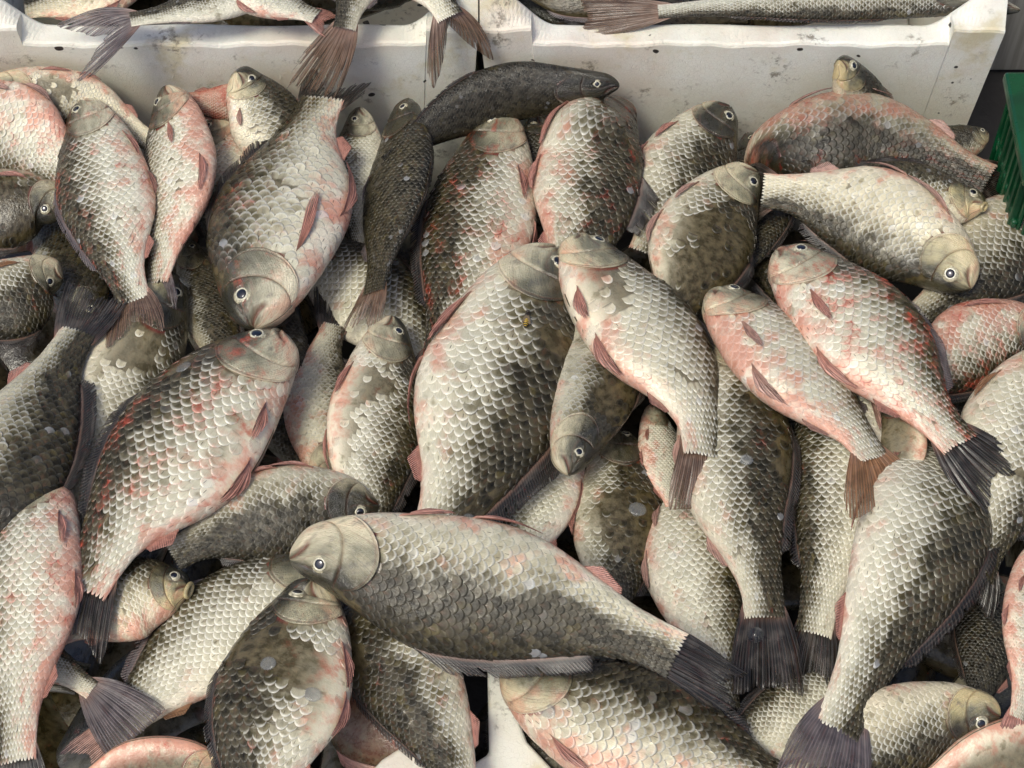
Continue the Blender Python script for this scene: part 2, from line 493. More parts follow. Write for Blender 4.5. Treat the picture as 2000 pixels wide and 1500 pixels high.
def build_body(f, parent, props, hi=True):
    ub = np.concatenate([np.linspace(-0.004, 0.03, 12, endpoint=False), np.linspace(0.03, 0.28, 62, endpoint=False), np.linspace(0.28, 1.0, 56)]) if hi else \
        np.concatenate([np.linspace(-0.004, 0.03, 6, endpoint=False), np.linspace(0.03, 0.28, 24, endpoint=False), np.linspace(0.28, 1.0, 26)])
    nv_, nh = (52, 18) if hi else (24, 10)
    vb = np.concatenate([np.linspace(0, 1, nv_, endpoint=False), np.linspace(-1, 0, nh, endpoint=False)])
    U, V = np.meshgrid(ub, vb, indexing='ij')
    off, mm = head_off(U, V, f.H)
    va = np.abs(V)
    uo = u_oper(va)
    # slight step down behind the gill cover
    P = f.S(U, V, off)
    hm = sstep(uo - U, -.004, .004)
    hm = np.where(va < .17, sstep(.175 + .04 * np.cos(va * 18) - U, -.03, .03), hm)
    gap = np.exp(-((U - uo - .004) / .009) ** 2) * sstep(va, .2, .32) * (1 - sstep(va, .93, 1.0))
    at = dict(fuv=np.stack([U, V, np.full_like(U, f.seed)], -1).reshape(-1, 3), hm=hm.ravel(), gap=(gap * props.get('gapw', .8) * (.55 + .45 * np.sin(va * 9 + f.seed * 5))).ravel(), mouth=(mm * .9).ravel())
    me = grid_mesh("body", P, at, wrap=True)
    # close both ends
    import bmesh
    bm = bmesh.new(); bm.from_mesh(me)
    bm.verts.ensure_lookup_table()
    n, m = U.shape
    for row in (0, n - 1):
        vs = [bm.verts[row * m + j] for j in range(m)]
        if row == 0: vs = vs[::-1]
        try:
            bm.faces.new(vs)
        except Exception:
            pass
    bmesh.ops.recalc_face_normals(bm, faces=bm.faces)
    bm.to_mesh(me); bm.free()
    return link("body", me, M_SKIN, parent, props)

def build_gill(f, parent, props, flare=0.0):
    ni, nj = 30, 44
    p = np.linspace(0, 1, ni); v = np.linspace(.17, .965, nj)
    Pp, V = np.meshgrid(p, v, indexing='ij')
    uc, uo = u_cheek(V) + .002, u_oper(V)
    U = uc + (uo - uc) * Pp
    ve = np.minimum(sstep(V, .17, .26), 1 - sstep(V, .88, .965))
    prof = .003 + .013 * np.sin(np.clip(Pp, 0, 1) * math.pi * .62) ** .8
    prof = prof + flare * Pp ** 2
    # a shallow groove in front of the last strip and a fold low down
    prof = prof - .006 * np.exp(-((Pp - .90) / .03) ** 2) - .006 * np.exp(-((V - (.80 - .18 * Pp)) / .02) ** 2) * Pp
    off = f.H * (prof * (.15 + .85 * ve))
    off[0] = -.004 * f.H
    A = f.S(U, V, off)
    seed = np.full_like(U, f.seed)
    # thick edge turned back under
    A2 = f.S(U[-1:], V[-1:], off[-1:] - .006 * f.H * (0.3 + ve[-1:]))
    A3 = f.S(U[-1:] - .012, V[-1:], off[-1:] - .018 * f.H)
    P = np.concatenate([A, A2, A3], 0)
    fold = np.exp(-((Pp - .90) / .025) ** 2) + np.exp(-((V - (.80 - .18 * Pp)) / .014) ** 2) * Pp + .8 * np.exp(-(Pp / .05) ** 2)
    fold = np.concatenate([np.clip(fold, 0, 1) * .38, np.zeros((2, nj))], 0)
    Uf = np.concatenate([U, U[-1:], U[-1:]], 0); Vf = np.concatenate([V, V[-1:], V[-1:]], 0)
    hm = np.ones_like(Uf)
    gap = np.zeros_like(Uf); gap[-1] = .8
    at = dict(fuv=np.stack([Uf, Vf, np.full_like(Uf, f.seed + .31)], -1).reshape(-1, 3), hm=hm.ravel(), gap=gap.ravel(), mouth=fold.ravel(), memb=np.concatenate([sstep(Pp, .90, .97) * sstep(V, .45, .7), np.repeat(sstep(V[:1], .45, .7), 2, 0)], 0).ravel())
    me = grid_mesh("gill_cover", P, at)
    return link("gill_cover", me, M_SKIN, parent, props, flip=f.sgn > 0)

def disc_mesh(name, centre, n, t, radii, heights, seg=28, stretch=1.0):
    """stack of rings about an axis: a domed disc"""
    n = unit(n); t = unit(t - n * np.dot(t, n)); b = np.cross(n, t)
    th = np.linspace(0, 2 * math.pi, seg, endpoint=False)
    rows = []
    for r_, h_ in zip(radii, heights):
        rows.append(centre + n * h_ + r_ * (np.cos(th)[:, None] * t * stretch + np.sin(th)[:, None] * b))
    return grid_mesh(name, np.array(rows), {}, wrap=True)

def build_eye(f, parent, props, scale=1.0):
    c = f.S(np.array(EYE_U), np.array(EYE_V))
    n = f.nrm(np.array(EYE_U), np.array(EYE_V))
    _, T, D, N = f.fr(np.array(EYE_U))
    n = unit(n * .75 + N * .25)
    r = 0.060 * f.H * scale
    base = c - n * .004 * f.H
    th = np.linspace(0, 1, 7)
    rad = r * np.cos(th * math.pi / 2); hei = r * .34 * np.sin(th * math.pi / 2)
    rad[-1] = r * .01
    eye = link("eye", disc_mesh("eye", base, n, T, rad, hei), M_IRIS_GOLD, parent)
    r2 = r * .80
    o = link("iris", disc_mesh("iris", base, n, T, [r2 * .90, r2 * .88, r2 * .80, r2 * .70, r2 * .62],
             [r * .18, r * .30, r * .345, r * .350, r * .30]), M_IRIS, eye)
    o = link("pupil", disc_mesh("pupil", base, n, T, [r2 * .66, r2 * .64, r2 * .45, r2 * .2, r2 * .01],
             [r * .20, r * .356, r * .41, r * .44, r * .445]), M_PUPIL, eye)

def build_lip(f, parent, gape=0.0):
    # soft ring round the mouth
    k = 24
    th = np.linspace(0, 2 * math.pi, k, endpoint=False)
    c = f.S(np.array(0.006), np.array(.5)) * 0
    C, T, D, N = f.fr(np.array(0.0))
    H = f.H
    ax = unit(-T - D * .15)
    ctr = C - T * (.004 * H + .012 * H * (gape > 0)) - D * .02 * H - ax * (.006 * H)
    e1 = unit(D - ax * np.dot(D, ax)); e2 = np.cross(ax, e1)
    ra, rb = H * (.050 + .055 * gape), H * (.040 + .03 * gape)
    rt = H * (.022 + .006 * gape)
    rows = []
    for ph in np.linspace(0, 2 * math.pi, 10, endpoint=False):
        rr = rt * math.cos(ph); hh = rt * math.sin(ph) * 1.0
        rows.append(ctr + e1 * (np.cos(th) * (ra + rr))[:, None] + e2 * (np.sin(th) * (rb + rr))[:, None] + ax * hh)
    rows.append(rows[0])
    lip = link("lip", grid_mesh("lip", np.array(rows), {}, wrap=True), M_LIP, parent)
    if gape > 0:
        link("mouth", disc_mesh("mouth", ctr - ax * rt * .8, ax, e1, [ra, ra * .6, ra * .02], [0, -.03 * H, -.05 * H], 20, 1.0), M_MOUTH, parent)

def build_scales(f, parent, props, nv=13, miss=0.0, holes=(), loose=0.0, relief=1.0, u_end=1.0, v_lo=-0.10, v_hi=1.06, lo=False):
    rng = np.random.RandomState(int(f.seed * 777) % 99991)
    sw = f.H * 1.10 / nv
    du = 0.585 * sw / f.L
    us = np.arange(0.10, u_end + du * .3, du)
    cu, cv = [], []
    for i, u in enumerate(us):
        j = np.arange(-3, nv + 4)
        vv = (j + .5 * (i % 2) + .25) / nv
        for v in vv:
            if v < v_lo or v > v_hi: continue
            va = v if v <= 1 else 2 - v
            va = abs(va)
            uo = u_oper(np.array(va)) if va > .17 else .215 + .02 * math.cos(va * 18)
            if u < uo - du * .2: continue
            cu.append(u); cv.append(v)
    cu = np.array(cu); cv = np.array(cv)
    n = len(cu)
    # missing scales
    keep = np.ones(n, bool)
    ph = rng.uniform(0, 6.28, 8)
    fld = (np.sin(cu * 14 + ph[0] + 3 * np.sin(cv * 5 + ph[1])) + np.sin(cv * 9 + ph[2] + 2 * np.sin(cu * 9 + ph[3])) + .8 * np.sin(cu * 31 + cv * 17 + ph[4])) / 2.8
    keep &= ~(fld + rng.uniform(-.25, .25, n) > 1 - miss * 1.5) if miss > 0 else True
    for (hu, hv, ru, rv) in holes:
        keep &= ~((((cu - hu) / ru) ** 2 + ((cv - hv) / rv) ** 2) < 1 + rng.uniform(-.35, .25, n))
    lone = rng.uniform(0, 1, n) < .08
    keep |= lone & (cv > -.02)
    cu, cv = cu[keep], cv[keep]
    n = len(cu)
    if lo:
        s = np.array([-1, -.6, 0, .6, 1.0]); r = np.array([0, .65, .97, 1.0])
    else:
        s = np.array([-1, -.8, -.42, 0, .42, .8, 1.0]); r = np.array([0, .45, .82, .97, 1.0])
    RR, SS = np.meshgrid(r, s, indexing='ij')
    R3 = np.broadcast_to(RR, (n,) + RR.shape); S3 = np.broadcast_to(SS, (n,) + SS.shape)
    rnd = rng.uniform(0, 1, n)[:, None, None]
    jit = rng.normal(0, 1, (n, 4))
    hwv = .5 / nv * 1.07 * (1 + .03 * jit[:, 0])[:, None, None]
    front = -0.75 * du
    edge = du * (0.30 + 1.12 * np.sqrt(np.clip(1 - (S3 * .97) ** 2, 0, 1))) * (1 + .035 * jit[:, 1])[:, None, None]
    rl = np.minimum(R3, .97) / .97
    uu = cu[:, None, None] + front + (edge - front) * rl + np.where(R3 > .98, .04 * du, 0)
    ver = cv[:, None, None] + S3 * hwv * (1 - .10 * (1 - rl)) + .0025 * jit[:, 2][:, None, None] * rl
    flat = 1 - .75 * sstep(np.minimum(np.abs(cv), 2 - cv), .66, .92)
    th = 0.0047 * f.H / (nv / 13.0) * relief * flat[:, None, None]
    lf = np.where(rng.uniform(0, 1, n) < loose + .02, rng.uniform(.8, 2.2, n), 0)[:, None, None]
    tilt = (1 + .08 * jit[:, 3])[:, None, None] + lf
    off = th * (-.35 + 1.25 * rl ** 1.2 * tilt) + th * .60 * (1 - S3 ** 2) * np.sin(rl * math.pi * .72) 
    off = off - np.where(R3 > .98, th * 0.85 * (1 + lf), 0)
    # scales lean a bit sideways at random
    off = off + th * .12 * S3 * rng.normal(0, 1, n)[:, None, None] * rl
    P = f.S(uu, ver, off)
    nr, ns = RR.shape
    idx = np.arange(nr * ns).reshape(nr, ns)
    q = np.stack([idx[:-1, :-1], idx[:-1, 1:], idx[1:, 1:], idx[1:, :-1]], -1).reshape(-1, 4)
    Q = (np.arange(n)[:, None, None] * (nr * ns) + q[None]).reshape(-1, 4)
    vf = np.where(ver > 1, 2 - ver, ver)
    # each scale takes its pigment mostly from its own middle
    cu3 = cu[:, None, None] + (uu - cu[:, None, None]) * .7
    cv3 = np.where(cv > 1, 2 - cv, cv)[:, None, None] * .3 + vf * .7
    fuv = np.stack([cu3, cv3, np.full_like(uu, f.seed)], -1).reshape(-1, 3)
    suv = np.stack([S3, R3, np.broadcast_to(rnd, R3.shape)], -1).reshape(-1, 3)
    me = raw_mesh("scales", P.reshape(-1, 3), Q, dict(fuv=fuv, suv=suv))
    o = link("scales", me, M_SCALE, parent, props, flip=f.sgn > 0)
    o['kind'] = 'stuff'
    return o

def fin_mesh(name, P, rays, seed, nrm, thick=0.0005, corr=0.0004, cut=None):
    """P (nw, nr, 3): nw across the fin, nr outwards; corrugated along the rays, two-sided with real thickness"""
    nw, nr = P.shape[:2]
    w = np.linspace(0, 1, nw); r = np.linspace(0, 1, nr)
    W, Rr = np.meshgrid(w, r, indexing='ij')
    c = np.sin(W * rays * 2 * math.pi) * corr * (1 - .5 * Rr)
    th = thick * (1.15 - .8 * Rr)
    A = P + nrm * (c + th)[..., None]
    B = P + nrm * (c - th)[..., None]
    n = nw * nr
    ia = np.arange(n).reshape(nw, nr); ib = ia + n
    qa = np.stack([ia[:-1, :-1], ia[1:, :-1], ia[1:, 1:], ia[:-1, 1:]], -1)
    qb = np.stack([ib[:-1, :-1], ib[:-1, 1:], ib[1:, 1:], ib[1:, :-1]], -1)
    if cut is not None:          # split tips: leave some cells out
        qa = qa[cut]; qb = qb[cut]
    qa = qa.reshape(-1, 4); qb = qb.reshape(-1, 4)
    sides = [np.stack([ia[:-1, -1], ia[1:, -1], ib[1:, -1], ib[:-1, -1]], -1),
             np.stack([ia[0, 1:], ia[0, :-1], ib[0, :-1], ib[0, 1:]], -1),
             np.stack([ia[-1, :-1], ia[-1, 1:], ib[-1, 1:], ib[-1, :-1]], -1)]
    if cut is not None:
        k = cut[:, -1]; sides[0] = sides[0][k]
    Q = np.concatenate([qa, qb] + [s.reshape(-1, 4) for s in sides])
    f = np.stack([W, Rr, np.full_like(W, seed)], -1).reshape(-1, 3)
    fuv = np.concatenate([f, f])
    return raw_mesh(name, np.concatenate([A.reshape(-1, 3), B.reshape(-1, 3)]), Q, dict(fuv=fuv, rays=np.full(2 * n, rays)))

def build_tail(f, parent, props, end, spread=28, fork=.42, twist=0.0, ragged=.3, width=1.0, lift=None):
    rng = np.random.RandomState(int(f.seed * 555) % 99991)
    C, T, D, N = f.fr(np.array(0.965))
    end = np.array(end, float)
    ax = end - C; Lt = np.linalg.norm(ax); ax = ax / Lt; Lt *= 1.12
    tw = R(twist)
    D1 = unit(D - ax * np.dot(D, ax)); N1 = np.cross(ax, D1)
    if np.dot(N1, N) < 0: N1 = -N1
    De = D1 * math.cos(tw) + N1 * math.sin(tw)
    Ne = N1 * math.cos(tw) - D1 * math.sin(tw)
    nw, nr = 73, 14
    w = np.linspace(-1, 1, nw); r = np.linspace(0, 1, nr)
    W, Rr = np.meshgrid(w, r, indexing='ij')
    ln = (1 - fork * (1 - np.abs(w) ** 1.25)) * (1 - .34 * sstep(np.abs(w), .78, 1.0) ** 1.5)
    # frayed tips
    fray = np.interp(w, np.linspace(-1, 1, 25), rng.uniform(-1, .4, 25)) * .10 * ragged
    fray += rng.uniform(-1, 0, nw) * .05 * ragged
    ln = ln + fray
    ln = ln * Lt * 1.04
    ph = R(spread) * (np.sign(w) * np.abs(w) ** .9)
    ph2 = ph[:, None] * (1.12 - .42 * Rr)
    dirv = np.cos(ph2)[..., None] * ax + np.sin(ph2)[..., None] * De
    root = C + De * (w * .155 * f.H * width)[:, None] * 1.0
    root = C + (D * (1 - .0) * (w * .165 * f.H)[:, None])
    P = root[:, None] + dirv * (Rr * ln[:, None])[..., None]
    # start along the body, then bend over to the target direction
    bend = (T - ax)
    P = P + bend[None, None] * (Lt * .18 * (Rr * (1 - Rr)) * 2)[..., None]
    k1, k2 = rng.uniform(0, 6, 2)
    wave = (np.sin(W * 3.2 + k1) * .5 + np.sin(W * 6.5 + Rr * 2 + k2) * .35) * Rr * .055 * Lt
    wave = wave - .05 * Lt * Rr ** 2 + (np.sin(W * 23 + k1 * 3 + np.sin(W * 9) * 2) * .006 + np.sin(W * 41 + k2) * .003) * Lt * (.4 + Rr)
    P = P + Ne * wave[..., None]
    cut = np.ones((nw - 1, nr - 1), bool)
    for _ in range(int(3 + ragged * 14)):
        i = rng.randint(3, nw - 4); d = rng.randint(2, 3 + int(5 * min(1, ragged)))
        cut[i, nr - 1 - d:] = False
    me = fin_mesh("tail_fin", P, 26, f.seed, Ne, thick=.0035 * f.H, corr=0, cut=cut)
    link("tail_fin", me, M_FIN, parent, props)

def build_dorsal(f, parent, props, h=.13, back=58, lean=0.0, u0=.36, u1=.82, edge=0.0):
    rng = np.random.RandomState(int(f.seed * 333) % 99991)
    nw, nr = 61, 7
    w = np.linspace(0, 1, nw); r = np.linspace(0, 1, nr)
    u = u0 + (u1 - u0) * w
    base = f.S(u, np.full(nw, edge), -.004 * f.H)
    _, T, D, N = f.fr(u)
    hh = h * f.H * (1.0 - .45 * w) * sstep(w, -.02, .07) * (1 - .7 * sstep(w, .9, 1.0)) * (1 + .08 * np.interp(w, np.linspace(0, 1, 14), rng.uniform(-1, 1, 14)))
    b = R(back); l = R(lean)
    d = unit(D * math.cos(b) * math.cos(l) + T * math.sin(b) + N * math.sin(l) * math.cos(b))
    P = base[:, None] + d[:, None] * (hh[:, None] * r[None] / math.cos(b) * .8)[..., None]
    Nf = unit(np.cross(T, d))
    wob = np.sin(w * 17 + rng.uniform(0, 6))[:, None] * r[None] ** 2 * .012 * f.H
    P = P + Nf[:, None] * wob[..., None]
    cut = np.ones((nw - 1, nr - 1), bool)
    for _ in range(8):
        i = rng.randint(2, nw - 3); cut[i, nr - 1 - rng.randint(1, 4):] = False
    me = fin_mesh("dorsal_fin", P, 44, f.seed + .2, np.repeat(Nf[:, None], nr, 1), thick=.0030 * f.H, corr=0, cut=cut)
    link("dorsal_fin", me, M_FIN, parent, props)

def build_anal(f, parent, props, h=.085, back=62, lean=10):
    nw, nr = 25, 7
    w = np.linspace(0, 1, nw); r = np.linspace(0, 1, nr)
    u = .735 + .10 * w
    base = f.S(u, np.full(nw, .995), -.004 * f.H)
    _, T, D, N = f.fr(u)
    hh = h * f.H * (1.0 - .55 * w) * sstep(w, -.05, .15) * (1 - .6 * sstep(w, .8, 1))
    b = R(back); l = R(lean)
    d = unit(-D * math.cos(b) * math.cos(l) + T * math.sin(b) + N * math.sin(l))
    P = base[:, None] + d[:, None] * (hh[:, None] * r[None] * 1.5)[..., None]
    Nf = unit(np.cross(T, d))
    me = fin_mesh("anal_fin", P, 18, f.seed + .4, np.repeat(Nf[:, None], nr, 1), thick=.0030 * f.H, corr=0)
    link("anal_fin", me, M_FIN, parent, props)

def build_paired(f, parent, props, name, u0, v0, length, spread, drift=0.0, wid=.034, lift=.05, n=7):
    """pectoral or pelvic fin lying folded along the flank"""
    nw, nr = 29, 12
    w = np.linspace(-1, 1, nw); r = np.linspace(0, 1, nr)
    W, Rr = np.meshgrid(w, r, indexing='ij')
    ln = length * f.H / f.L * (1 - .34 * np.abs(W + .25) ** 2.2) * (1 + .07 * np.sin(W * 31 + f.seed) * (np.abs(W) < .9))
    U = u0 + Rr * ln * (1 + .05 * np.sin(W * 47 + f.seed * 3)) + .010 * W
    V = v0 + W * wid * (.20 + spread * .95 * Rr ** .7) + drift * Rr
    # keep the fin tips rounded
    V = v0 + (V - v0 - drift * Rr) * (1 - .25 * sstep(Rr, .75, 1.0)) + drift * Rr
    off = f.H * (.006 + .030 * np.sin(np.clip(Rr, 0, 1) * 1.7) * 1.0 * lift / .05 + .008 * W ** 2)
    off[:, 0] = -.003 * f.H
    P = f.S(U, V, off)
    Nf = unit(f.S(U, V, off + .001) - P)
    me = fin_mesh(name, P, n, f.seed + u0, Nf, thick=.0055 * f.H, corr=.0030 * f.H)
    link(name, me, M_FIN, parent, props)

FIN = dict(black=(.011, .010, .008), grey=(.060, .050, .050), brown=(.080, .050, .033), red=(.23, .105, .080), pink=(.24, .14, .11), orange=(.15, .075, .035))

def make_fish(d):
    seed = d['seed']
    f = Fish(d['pts'], d['H'], d['sgn'], d.get('roll', 0), seed, d.get('lump', 1.0))
    root = bpy.data.objects.new(d.get('name', 'crucian_carp'), None)
    COL.objects.link(root)
    root.empty_display_size = .02
    # everything is built in world metres and hung on the empty at the middle of the fish
    org = f.origin
    f.C = f.C - org
    root.location = tuple(float(x) for x in org)
    root['label'] = d['label']; root['category'] = 'fish'; root['group'] = d.get('group', 'carp heaped in the catch')
    tone = dict(dark=d.get('dark', .22) + .035, pink=d.get('pink', .35), blood=d.get('blood', .35), warm=d.get('warm', .35), pale=d.get('pale', 1.0), head=d.get('head', .30) + .10, gapw=d.get('gapw', .8))
    fp = dict(zip(('finr', 'fing', 'finb'), FIN[d.get('fin', 'brown')]))
    fp2 = dict(zip(('finr', 'fing', 'finb'), FIN[d.get('fin2', 'red')]))
    fpd = dict(zip(('finr', 'fing', 'finb'), FIN[d.get('find', 'black')]))
    lo = d.get('lo', False)
    build_body(f, root, tone, not lo)
    if d.get('head_seen', True):
        build_gill(f, root, tone, d.get('flare', 0.0))
        build_eye(f, root, tone, 1.14 * d.get('eye', 1.0))
        if d.get('gape') is not None: build_lip(f, root, d['gape'])
    if d.get('scaled', True):
        build_scales(f, root, tone, nv=d.get('nv', 13), miss=d.get('miss', 0.05), holes=d.get('holes', ()), loose=d.get('loose', .04), relief=d.get('relief', 1.0), lo=lo)
    if d.get('tail') is not None:
        te = np.array(d['tail']) - org
        build_tail(f, root, fp, te, **d.get('tailk', {}))
    if d.get('dorsal', True) is not False:
        build_dorsal(f, root, fpd, **(d.get('dorsalk', {})))
    if d.get('anal', True): build_anal(f, root, fp2)
    if d.get('pect', True):
        build_paired(f, root, fp2, 'pectoral_fin', *d.get('pectk', (.262, .80, .34, 1.0, .02)))
    if d.get('pelv', True):
        build_paired(f, root, fp2, 'pelvic_fin', *d.get('pelvk', (.45, .93, .34, 1.0, .03)))
    f.root = root; f.org = org
    return f

